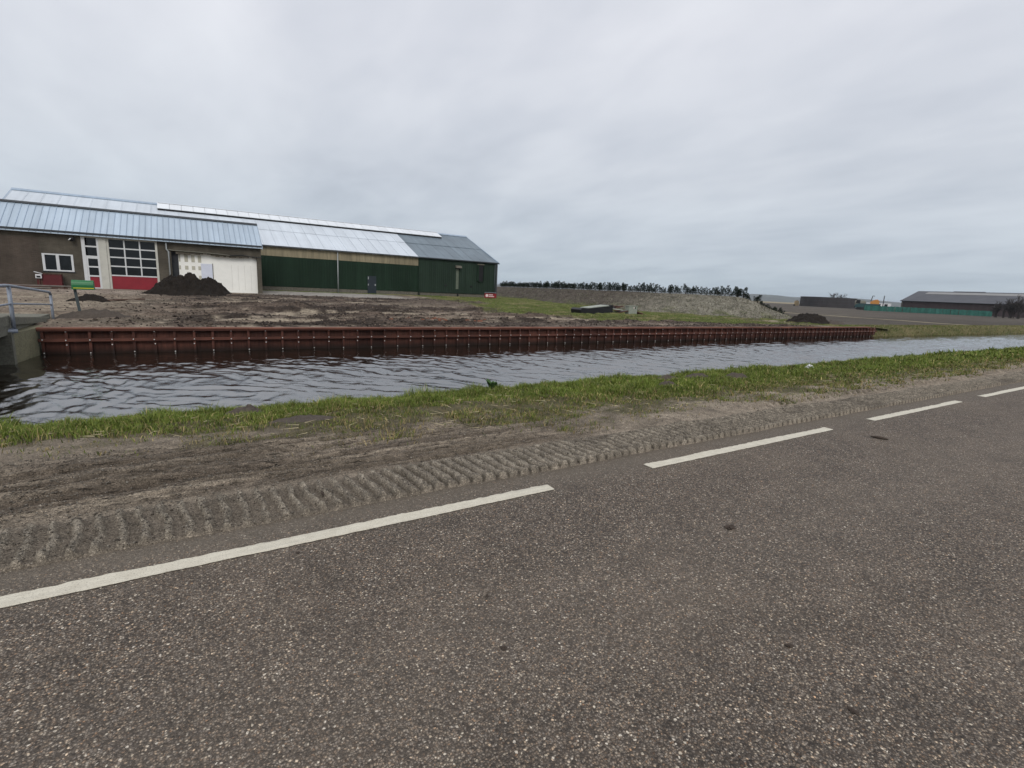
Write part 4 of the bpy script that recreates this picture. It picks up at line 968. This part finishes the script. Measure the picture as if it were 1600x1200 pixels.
    # roof sheets with ribs
    sl = (zr-ze)/(yr-yf); pt = lambda y: ze+(y-yf)*sl+.1
    wd = .362; y0, y1 = yf-.32, yr
    def sm(wd, y0, y1, pt, nm):
        b = MB(); prof = [(0, 0), (.008, .045), (.032, .045), (.040, 0), (wd-.002, 0)]; m = len(prof); v = []
        for y in (y0, y1): v += [(px, y-46, pt(y)+pz-.15) for px, pz in prof]
        b.add(v, [(i, i+1, m+i+1, m+i) for i in range(m-1)])
        b.add([(0, y0-46, pt(y0)-.15), (wd-.002, y0-46, pt(y0)-.15), (wd-.002, y0-46, pt(y0)-.19), (0, y0-46, pt(y0)-.19)], [(0, 1, 2, 3)])
        me = b.mesh(nm, 'roof_blue', fix=False); me.materials.append(M['roof_rib'])
        for p in list(me.polygons)[:3]: p.material_index = 1
        return me
    me = sm(wd, y0, y1, pt, 'roof_sheet'); n = int((xr+.1-xl)/wd)
    for i in range(n): inst('roof_sheet', me, (xr+.08-(i+1)*wd+4, 0, 0), W0)
    P(MB().prism([(yr, zr+.06), (yb+.2, 3.5), (yb+.2, 3.4), (yr, zr-.04)], 'x', xl, xr+.08)).obj('rear_roof', 'roof_blue', W0)
    P(MB().prism([(yr-.16, zr+.06), (yr, zr+.17), (yr+.2, zr+.02), (yr+.2, zr+.06), (yr, zr+.215), (yr-.16, zr+.10)], 'x', xl, xr+.1)).obj('ridge_cap', 'trim_dark', W0)
    P(MB().prism([(y0, pt(y0)-.12), (yr, pt(yr)-.12), (yr, pt(yr)+.03), (y0, pt(y0)+.03)], 'x', xr+.084, xr+.12)).obj('verge_trim', 'roof_rib', W0)
    P(MB().tube([(-1.31, yf-.12, 3.8), (-1.31, yf-.12, 3.15), (-1.20, yf-.10, 3.0), (-1.20, yf-.10, .15)], .05, 8)).obj('downpipe', 'grey_pipe', W0, True)
    lp = P(MB().tube([(-6.62, yf-.34, 3.36), (-6.5, yf-.12, 3.47)], [.15, .1], 12)).obj('lamp_housing', 'black', W0, True)
    P(MB().tube([(-6.70, yf-.36, 3.40), (-6.66, yf-.35, 3.36)], [.09, .10], 12)).obj('lamp_glass', 'white_frame', lp, True)
wing()
# red board and the small white letterbox by the workshop
rb = empty('red_box', (-7.9, 45.6, .12), 'dark red box standing below the workshop window', 'box')
MB().box(-.62, .62, -.25, .2, 0, .86).obj('body', 'red_dark', rb); MB().box(-.63, .63, -.27, .22, .863, .93).obj('lid', 'rust', rb); MB().box(-.45, -.35, -.262, -.2505, .1, .7).obj('batten', 'rust', rb)
wb = empty('birdhouse_letterbox', (-8.4, 45.3, .0), 'small white framed letterbox with slanted lid by the red box', 'letterbox')
MB().box(-.15, .15, -.1, .1, .72, .98).obj('box', 'tin_white', wb); MB().box(-.10, .10, -.106, -.1015, .76, .88).obj('slot', 'black', wb); MB().prism([(-.2, 1.12), (.2, 1.0), (.2, 1.03), (-.2, 1.15)], 'y', -.14, .14).obj('lid', 'tin_white', wb); MB().box(-.03, .03, -.03, .03, .02, .718).obj('post', 'rust', wb)
# pile of planks left of it
pp = empty('plank_pile', (-8.75, 43.4, .07), 'low pile of brown planks in front of the brick wall', 'plank pile')
for i in range(6):
    o = MB().box(-1.9, 1.9, -.09, .09, 0, .06).obj('plank', 'rust' if i % 2 else 'trim_beige', pp); o.location = (.25*i-.6, .18*(i % 3)-.2, .07+.065*(i//2)); o.rotation_euler = (0, .03*(i % 2), .05*(i-2))

# ------------------------------------------------------------------ red sign
sg = empty('site_sign', (28.55, 50, .12), 'small red sign board with white lettering before the hall corner', 'sign')
MB().box(-.76, .76, -.02, .02, .22, .72).obj('board', 'sign_red', sg)
bd = sg.children[0]
MB().tube([(-.47, -.021, .48), (-.47, -.027, .48)], .17, 16).obj('emblem', 'sign_white', bd)
for z, a, wds in ((.56, -.24, (.1, .14, .12, .10)), (.38, -.24, (.12, .1, .15, .13, .1))):
    x = a
    for wv in wds: MB().box(x, x+wv, -.027, -.0205, z-.045, z+.055).obj('lettering', 'sign_white', bd); x += wv+.025
for x in (-.70, .70): MB().tube([(x, .03, -.1), (x, .03, .82)], .022, 8).obj('leg', 'galv', sg)
MB().tube([(-.72, .03, .82), (.72, .03, .82)], .022, 8).obj('top_bar', 'galv', sg)

# ------------------------------------------------------------------ foil-covered pile, cabinet, debris
lg = empty('covered_stack', (24.5, 28, -.06), 'black foil covered stack with a pale board on top', 'stack')
MB().prism([(-1.45, 0), (1.5, .02), (1.5, .50), (1.3, .60), (.4, .50), (-.9, .36), (-1.35, .42), (-1.5, .30)], 'y', -.5, .6).obj('foil_cover', 'plastic_black', lg)
o = MB().prism([(-.75, .40), (1.2, .605), (1.2, .66), (-.75, .44)], 'y', -.42, .5).obj('board', 'pale_foil', lg)
MB().prism([(1.35, .05), (1.62, .05), (1.62, .68), (1.35, .66)], 'y', -.4, .5).obj('end_block', 'black', lg)
dp = empty('timber_debris', (27.0, 28.2, -.06), 'reddish broken timber heap left of the grey cabinet', 'debris')
for i in range(7):
    o = MB().box(-.75, .75, -.10, .10, -.03, .03).obj('beam', ('rust', 'plastic_black', 'rust', 'pale_foil', 'rust', 'plastic_black', 'rust')[i], dp)
    o.location = (-.05+.12*(i % 3), .15*(i-3), .14+.075*i); o.rotation_euler = (.2*(i % 2), -.22+.12*(i % 4), .3*(i % 3)-.3)
dr = empty('branch_debris', (28.9, 27.8, -.1), 'low brown debris pile right of the grey cabinet', 'debris')
for i in range(7):
    o = MB().box(-.45, .45, -.06, .06, -.03, .03).obj('piece', 'rust', dr); o.location = (.1*i-.3, .1*(i-3), .05+.035*(6-i)); o.rotation_euler = (.1, .25, .4*(i-3))
cb = empty('electric_cabinet', (27.98, 27.6, -.16), 'upright grey green electric cabinet beside the timber debris', 'cabinet')
MB().box(-.42, .42, -.2, .2, 0, .74).obj('housing', 'cab', cb); MB().box(-.45, .45, -.23, .23, .743, .78).obj('lid', 'cab', cb); MB().box(.03, .12, -.207, -.2015, .58, .68).obj('notice', 'sign_white', cb); MB().box(.18, .25, -.212, -.2015, .55, .68).obj('lock', 'black', cb)
rub = MB().box(-.11, .11, -.055, .055, -.035, .035)
rme = rub.mesh('brick_piece', 'brickrubble')
bb = empty('brick_rubble', (9.6, 21.0, -.12), 'scatter of orange brick rubble behind the timber wall', 'rubble')
for i in range(24):
    o = inst('brick', rme, (random.gauss(0, 1.7), random.gauss(0, .35), .04+random.random()*.04), bb, random.random()*3, random.uniform(.5, 1.1)); o.rotation_euler[0] = random.uniform(-.4, .4)
pk = MB().box(-1.0, 1.0, -.08, .08, 0, .05).obj('plank', 'rust'); pk.location = (-2.9, 31.5, .02); pk.rotation_euler = (0, -.04, .5); tag(pk, 'single rust brown plank lying right of the low dark heap', 'plank')

# ------------------------------------------------------------------ mound with conifers
def seg_d(X, Y, a, b):
    dx, dy = b[0]-a[0], b[1]-a[1]; t = np.clip(((X-a[0])*dx+(Y-a[1])*dy)/(dx*dx+dy*dy), 0, 1)
    px = a[0]+t*dx; py = a[1]+t*dy; side = (X-px)*dy-(Y-py)*dx
    return np.hypot(X-px, Y-py), a[2]+(b[2]-a[2])*t, side
def mound_h(X, Y):
    best = np.full(X.shape, -9.)
    for a, b in zip(MOUND_PATH[:-1], MOUND_PATH[1:]):
        d, t, s = seg_d(X, Y, a, b); front = s > 0
        k = np.where(front, .37, .80); best = np.maximum(best, 1.98*t-k*d)
    return best
def mound_grid(X, Y):
    h = mound_h(X, Y); n = fbm(X*.9, Y*.9, 4, .6, 101)-.5; n2 = fbm(X*3, Y*3, 3, .6, 102)-.5
    hs = np.where(h > 1.75, 1.75+(h-1.75)*.6, h)
    z = hs+(n*.30+n2*.14)*sst(h, -.1, .4)*(1-.75*sst(h, 1.45, 1.75))
    return X, Y, np.where(h < -.25, -.6, z-.12)
def mound_col(X, Y, Z):
    n = fbm(X*.6, Y*.6, 4, .6, 103)[..., None]; n2 = fbm(X*2.5, Y*2.5, 4, .65, 104)[..., None]
    a = np.array([.098, .083, .068]); b = np.array([.205, .19, .15]); near = sst(38-Y, -3, 7)[..., None]
    c = a*(.55+.9*n2)*(1-near)+b*(.35+1.3*n2)*near
    k = sst(n2, .52, .66)[..., None] if n2.ndim < 3 else sst(n2, .52, .66); c = c*(1-.5*k)+np.array([.07, .066, .05])*.5*k
    g = sst(fbm(X*1.1, Y*1.1, 3, .6, 105), .5, .62)[..., None]*(1-sst(Z, .1, .7))[..., None]; c = c*(1-g*.7)+np.array([.10, .11, .045])*g*.7
    return c
mo = inst('soil_mound', grid_mesh('soil_mound', np.arange(32.5, 52, .16), np.arange(22.5, 88, .2), mound_grid, 'mound', mound_col), (0, 0, 0)); tag(mo, 'long pale soil mound topped with a row of small conifers', 'mound')
def mound_weeds():
    n = 26000; x = 33+RNG.random(n)*13; y = 24+RNG.random(n)**1.4*46; h = mound_h(x, y); keep = (h > .02) & (h < 1.7) & (RNG.random(n) < .35+.5*sst(fbm(x*1.3, y*1.3, 3, .6, 111), .45, .6))
    x = x[keep]; y = y[keep]; z = mound_grid(x, y)[2]-.01; n = len(x); P = np.stack([x, y, z], 1)
    s = RNG.random((n, 1)); C = np.where(RNG.random((n, 1)) < .25, np.array([.09, .10, .04]), np.where(s < .78, np.array([.075, .062, .046]), np.array([.25, .23, .17])))*(.6+.8*RNG.random((n, 1)))
    return blades('mound_weeds', P, .06+.20*RNG.random(n)**2, .02+.02*RNG.random(n), C, 1.0)
tag(inst('mound_weeds', mound_weeds(), (0, 0, 0)), 'dry brown and pale weeds covering the slope of the soil mound', 'weeds', kind='stuff')
def conifer_mesh(seed):
    r = np.random.default_rng(seed); V = []; C = []; n = 620
    ntop = r.integers(3, 6); tops = [(r.normal()*.17, r.normal()*.17, .68+.40*r.random()) for _ in range(ntop)]
    for i in range(n):
        tx, ty, th = tops[r.integers(ntop)]; t = r.random()**.8; z = .10+(th-.10)*t; rad = (.27*(1-t)**.9+.02)*(.55+.45*r.random())
        if t < .10: rad *= .6
        a = r.random()*6.283; c = np.array([tx*t+rad*math.cos(a), ty*t+rad*math.sin(a), z+r.normal()*.02])
        d = np.array([math.cos(a), math.sin(a), .5+.6*r.random()]); d /= np.linalg.norm(d); L = .05+.07*r.random(); s = np.cross(d, r.normal(size=3)); s *= .014/np.linalg.norm(s)*(1+r.random())
        V += [c-s, c+s, c+d*L]; k = .5+r.random(); C += [np.array([.018, .030, .018])*k]*3
    return fast_mesh('crown', np.array(V), np.arange(len(V)).reshape(-1, 3), 'leaf', np.array(C))
CM = [conifer_mesh(200+i) for i in range(7)]
trunk = MB().tube([(0, 0, -.1), (.01, 0, .3), (0, .01, .7)], [.035, .026, .012], 6).mesh('trunk', 'bark', True)
def conifers():
    pts = []; path = [(p[0], p[1]) for p in MOUND_PATH]
    d = 0; prev = path[1]; step = .40; acc = 0
    allp = []
    for a, b in zip(path[1:-1], path[2:]):
        L = math.hypot(b[0]-a[0], b[1]-a[1]); t = acc
        while t < L: allp.append((a[0]+(b[0]-a[0])*t/L, a[1]+(b[1]-a[1])*t/L)); t += step*random.choice((random.uniform(.6, .9), random.uniform(.8, 1.3), random.uniform(1, 1.9)))*(1.0 if b[1] > 40 else .8) if b[1] > 27 else .30*random.uniform(.8, 1.2)
        acc = t-L
    allp = allp[::-1]
    for i, (x, y) in enumerate(allp):
        x += random.uniform(-.12, .12); y += random.uniform(-.15, .15)
        z = float(mound_grid(np.array([x]), np.array([y]))[2][0]); s = random.choice((random.uniform(.5, .75), random.uniform(.68, .95), random.uniform(.75, .98)))
        h2 = len(allp)//2; lb = f'{ordinal(i+1)} small dark conifer counted from the right end of the mound' if i < h2 else f'{ordinal(len(allp)-i)} small dark conifer on the mound counted from the hall end'
        e = empty('conifer', (x, y, z), lb, 'conifer', 'small conifers along the crest of the mound', random.random()*6.28); e.scale = (s*1.25, s*1.25, s*.98)
        inst('trunk', trunk, (0, 0, 0), e); inst('crown', CM[random.randrange(7)], (0, 0, 0), e)
conifers()

# ------------------------------------------------------------------ things far across the field
def tank():
    T0 = empty('slurry_tank', (269.4, 132, Z_FIELD), 'wide dark round storage tank out on the field', 'tank'); r = 12.1; n = 40; h = 4.7
    me = MB().prism([(r*math.cos(t)*k, r*math.sin(t)*k) for k, tl in ((1, (0, .5, 1)), (.985, (1, .5, 0))) for t in [2*math.pi/n*(q*.985) for q in tl]], 'z', 0, h).mesh('wall_panel', 'tank')
    for i in range(n): inst('wall_panel', me, (0, 0, 0), T0, 2*math.pi*i/n)
    MB().tube([(r*math.cos(t), r*math.sin(t), h) for t in np.linspace(0, 2*math.pi, 49)], .12, 6).obj('rim', 'trim_dark', T0)
    for z in (1.6, 3.1): MB().tube([(r*1.005*math.cos(t), r*1.005*math.sin(t), z) for t in np.linspace(0, 2*math.pi, 49)], .05, 5).obj('hoop', 'trim_dark', T0)
    MB().tube([(0, 0, 0), (0, 0, 3.2)], r*.98, 40).obj('floating_cover', 'trim_dark', T0)
tank()
def ray_at(x, y, dist):
    d = _r2*((x-800)/F_PX)+_u2*((600-y)/F_PX)+_f; k = dist/math.hypot(d.x, d.y); return Vector((d.x*k, d.y*k, EYE+d.z*k))
def barn():
    c = ray_at(1409, 469.6, 262); ze = c.z; away = Vector((c.x, c.y, 0)).normalized(); right = Vector((away.y, -away.x, 0))
    v = (away*.88+right*.475).normalized(); u = Vector((v.y, -v.x, 0)); Z0 = Z_FIELD
    B0 = empty('far_barn', (c.x, c.y, Z0), 'long brown barn with grey roof beyond the green windbreak', 'barn'); B0.rotation_euler[2] = math.atan2(u.y, u.x)
    he = ze-Z0; hw = 11.; hr = he+4.1; L = 96
    n = 24
    me = MB().box(.02, L/n-.02, 0, .15, 0, he).mesh('wall_sheet', 'barn_wall')
    for i in range(n): inst('wall_sheet', me, (i*L/n, 0, 0), B0)
    for xa in (0, L-.2): MB().prism([(.16, 0), (2*hw, 0), (2*hw, he), (hw, hr-.1), (.16, he)], 'x', xa, xa+.2).obj('gable_wall', 'barn_wall', B0)
    MB().box(.2, L-.2, 2*hw-.15, 2*hw-.01, 0, he-.05).obj('rear_wall', 'barn_wall', B0)
    s = (hr-he)/hw
    def slab(a, b, mat, nm, lift, x0, x1): MB().prism([(a, he+a*s+lift), (b, he+b*s+lift), (b, he+b*s+lift+.12), (a, he+a*s+lift+.12)], 'x', x0, x1).obj(nm, mat, B0)
    slab(-.4, hw, 'barn_roof', 'roof_slope', .02, -.3, L+.3); slab(7.6, 9.7, 'barn_strip', 'roof_light_strip', .145, 4, L-4)
    MB().prism([(hw, hr+.02), (2*hw+.4, he-.1), (2*hw+.4, he+.02), (hw, hr+.14)], 'x', -.3, L+.3).obj('rear_roof', 'barn_roof', B0)
    MB().box(-.3, L+.3, -.6, -.42, he-.28, he-.06).obj('gutter', 'black', B0); MB().prism([(hw-.4, hr), (hw, hr+.32), (hw+.4, hr)], 'x', 12, 22).obj('ridge_vent', 'barn_roof', B0)
    for x in (.5, 49): MB().tube([(x, -.2, 0), (x, -.2, he-.2)], .11, 6).obj('downpipe', 'concrete', B0)
barn()
def windbreak():
    a = Vector((194, 83, Z_FIELD)); b = Vector((217.5, 56.0, Z_FIELD)); d = b-a; L = d.length
    W0 = empty('windbreak_fence', a, 'green mesh windbreak fence along the edge of the field', 'fence'); W0.rotation_euler[2] = math.atan2(d.y, d.x); n = 16; st = L/n
    for i in range(n):
        bw = MB(); k = 5; v = []
        for j in range(k+1):
            x = i*st+.05+(st-.1)*j/k; y = .12*math.sin(j*1.9+i); v += [(x, y, .05), (x, y, 1.75+.08*math.sin(j*2+i*1.3))]
        v2 = [(x, y+.03, z) for x, y, z in v]; m = len(v)
        f = [(2*j, 2*j+2, 2*j+3, 2*j+1) for j in range(k)]; bw.add(v, f); bw.add(v2, f); bw.add(v+v2, [(2*j+1, 2*j+3, m+2*j+3, m+2*j+1) for j in range(k)])
        bw.obj('mesh_panel', 'windbreak', W0, fix=False)
    pm = MB().tube([(0, .1, -.2), (0, .1, 1.95)], .06, 6).mesh('post', 'bark')
    for i in range(n+1): inst('post', pm, (i*st, .05, 0), W0)
windbreak()
def ground_at(x, y, z=Z_FIELD):
    d = _r2*((x-800)/F_PX)+_u2*((600-y)/F_PX)+_f; t = (z-EYE)/d.z; return Vector((d.x*t, d.y*t, z))
def face(o, p): o.rotation_euler[2] = math.atan2(-p.x, p.y)     # local +Y points away from the camera
# machine, white trailer, tan box, container frame
def placed(px, dist, name, label, cat):
    q = ray_at(px, 480, dist); p = Vector((q.x, q.y, Z_FIELD)); e = empty(name, p, label, cat); face(e, p); return e

m = placed(1358, 235, 'tracked_machine', 'orange and dark teal digging machine behind the windbreak fence', 'machine')
MB().prism([(-4.6, .9), (3.4, .9), (3.6, 1.6), (3.0, 2.4), (-3.4, 2.4), (-4.4, 1.9)], 'y', -1.3, 1.3).obj('body', 'teal', m)
for y in (-1.5, 1.0): MB().prism([(-3.6+.5*math.cos(t) if math.cos(t) < 0 else 2.6+.5*math.cos(t), .55+.5*math.sin(t)) for t in np.linspace(.2, 6.2, 18)], 'y', y, y+.5).obj('track', 'rubber', m)
MB().prism([(.1, 2.4), (2.9, 2.4), (2.9, 3.5), (2.2, 4.1), (1.2, 3.9), (.1, 3.2)], 'y', -1, 1).obj('engine_cover', 'orange', m); MB().prism([(-4.4, 2.4), (-3.0, 2.4), (-3.0, 3.7), (-4.2, 3.7)], 'y', -.9, .9).obj('cab', 'black', m)
MB().tube([(4.1, 0, 1), (4.1, 0, 5.6)], .16, 6).obj('mast', 'trim_dark', m); MB().tube([(.2, 0, 3.3), (.6, 0, 5.4), (1.2, 0, 5.3)], .16, 6).obj('exhaust', 'trim_dark', m)
m = placed(1344.5, 236, 'white_trailer', 'small white trailer at the near end of the windbreak fence', 'trailer')
MB().box(-1.6, 1.3, -.9, .9, .7, 2.0).obj('body', 'tin_white', m); MB().box(-.55, -.2, -.93, -.902, .75, 1.9).obj('door', 'black', m); MB().tube([(1.3, 0, .8), (2.3, 0, .6)], .07, 6).obj('drawbar', 'trim_dark', m)
for y in (-.95, .8): MB().tube([(0, y, .4), (0, y+.18, .4)], .4, 14).obj('wheel', 'rubber', m)
m = placed(1340.5, 262, 'dark_tanker', 'dark rounded tank wagon beside the large storage tank', 'wagon')
MB().tube([(-1.4, 0, 2.6), (-1.2, 0, 2.6), (2.2, 0, 2.6), (2.5, 0, 2.6)], [.5, 1.2, 1.2, .6], 14).obj('barrel', 'concrete', m); MB().box(-1.4, 2.6, -.5, .5, .8, 1.4).obj('chassis', 'trim_dark', m)
for x in (-.3, 1.4): MB().tube([(x, -.9, .6), (x, .9, .6)], .6, 12).obj('wheel', 'rubber', m)
m = placed(1243.5, 301, 'tan_shed', 'small tan shed at the left side of the storage tank', 'shed')
m.scale = (.55, .55, .55)
MB().prism([(-1.8, .0), (2.0, 0), (2.0, 4.2), (.2, 4.9), (-1.8, 4.0)], 'y', -2, 2).obj('body', 'tan', m); MB().box(-2.4, -.9, -2.3, -2.01, 0, 1.1).obj('plinth_block', 'black', m); MB().prism([(-2.0, 4.02), (.2, 4.93), (2.2, 4.22), (2.2, 4.36), (.2, 5.07), (-2.0, 4.16)], 'y', -2.2, 2.2).obj('roof', 'tan', m)
m = placed(1372, 262, 'white_container', 'white container with dark openings above the windbreak fence', 'container')
MB().box(-4.2, 4.2, -1.2, 1.2, .5, 2.95).obj('body', 'tin_white', m)
for x in (-2.8, -.4, 2.0): MB().box(x, x+1.1, -1.24, -1.202, 1.2, 2.6).obj('opening', 'black', m)
# ------------------------------------------------------------------ bare shrubs and trees
def bare_tree(seed, h, spread, n0, twig=.02, levels=3):
    r = random.Random(seed); b = MB()
    def br(p, d, L, rad, lv):
        q = p+d*L; mid = p+d*L*.5+Vector((r.uniform(-1, 1), r.uniform(-1, 1), r.uniform(-.3, .6)))*L*.08
        b.tube([p, mid, q], [rad, rad*.8, rad*.55], 4 if lv else 6, False)
        if lv >= levels: return
        for _ in range(r.randint(3, 5) if lv else n0):
            t = r.uniform(.35, 1); s = p.lerp(q, t); nd = (d+Vector((r.uniform(-1, 1), r.uniform(-1, 1), r.uniform(-.2, .9)))*spread).normalized()
            br(s, nd, L*r.uniform(.45, .75), max(twig, rad*.55), lv+1)
    br(Vector((0, 0, 0)), Vector((0, 0, 1)), h*.5, h*.022, 0)
    return b.mesh('crown', 'bark', fix=False)
BT = [bare_tree(5+i, 4.6, .8, 8, .03) for i in range(3)]
for i, (px, ds, s, lb) in enumerate(((1559, 212, .95, 'leafless dark shrub at the right end of the windbreak fence'), (1571, 209, 1.25, 'leafless shrub second from the end of the windbreak'),
        (1583, 206, 1.15, 'leafless shrub third from the end of the windbreak'), (1594, 203, 1.35, 'dense leafless shrub at the right edge before the barn'), (1607, 201, 1.35, 'leafless shrub cut off by the right edge of the view'))):
    q = ray_at(px, 480, ds); e = empty('bare_shrub', (q.x, q.y, Z_FIELD), lb, 'shrub', 'bare shrubs before the barn', i*1.3); e.scale = (s*1.35, s*1.35, s)
    inst('crown', BT[i % 3], (0, 0, 0), e); inst('crown', BT[(i+1) % 3], (.9, .5, 0), e, 1.7, .85); inst('crown', BT[(i+2) % 3], (-.9, -.4, 0), e, 3.1, .9)
    MB().tube([(0, 0, -.2), (0, 0, 1.4)], [.16, .12], 7).obj('trunk', 'bark', e)
RT = bare_tree(31, 9, .9, 9, .07)
for px, s, lb in ((1304, 1.0, 'round bare tree behind the storage tank, left of two'), (1316, .95, 'round bare tree behind the storage tank, right of two')):
    q = ray_at(px, 470, 395); e = empty('bare_tree', (q.x, q.y, Z_FIELD), lb, 'tree', 'bare trees behind the tank', px); e.scale = (s*1.1, s*1.1, s*1.02)
    inst('crown', RT, (0, 0, 0), e); MB().tube([(0, 0, -.2), (0, 0, 4.4)], [.3, .2], 7).obj('trunk', 'bark', e)

# ------------------------------------------------------------------ air
def haze():
    m = bpy.data.materials.new('haze_air'); m.use_nodes = True; t = NT(m.node_tree); t.n.clear()
    v = t.node('ShaderNodeVolumePrincipled'); v.inputs['Color'].default_value = (.80, .88, .97, 1); v.inputs['Density'].default_value = .00013; v.inputs['Anisotropy'].default_value = .2
    o = t.node('ShaderNodeOutputMaterial'); t.l.new(v.outputs[0], o.inputs['Volume']); M['haze'] = m; m.cycles.homogeneous_volume = True
    b = MB().box(-4200, 7200, -3200, 6200, -10, 70).obj('haze', 'haze'); tag(b, 'thin pale air lying over the whole polder', 'haze', kind='stuff')
haze()
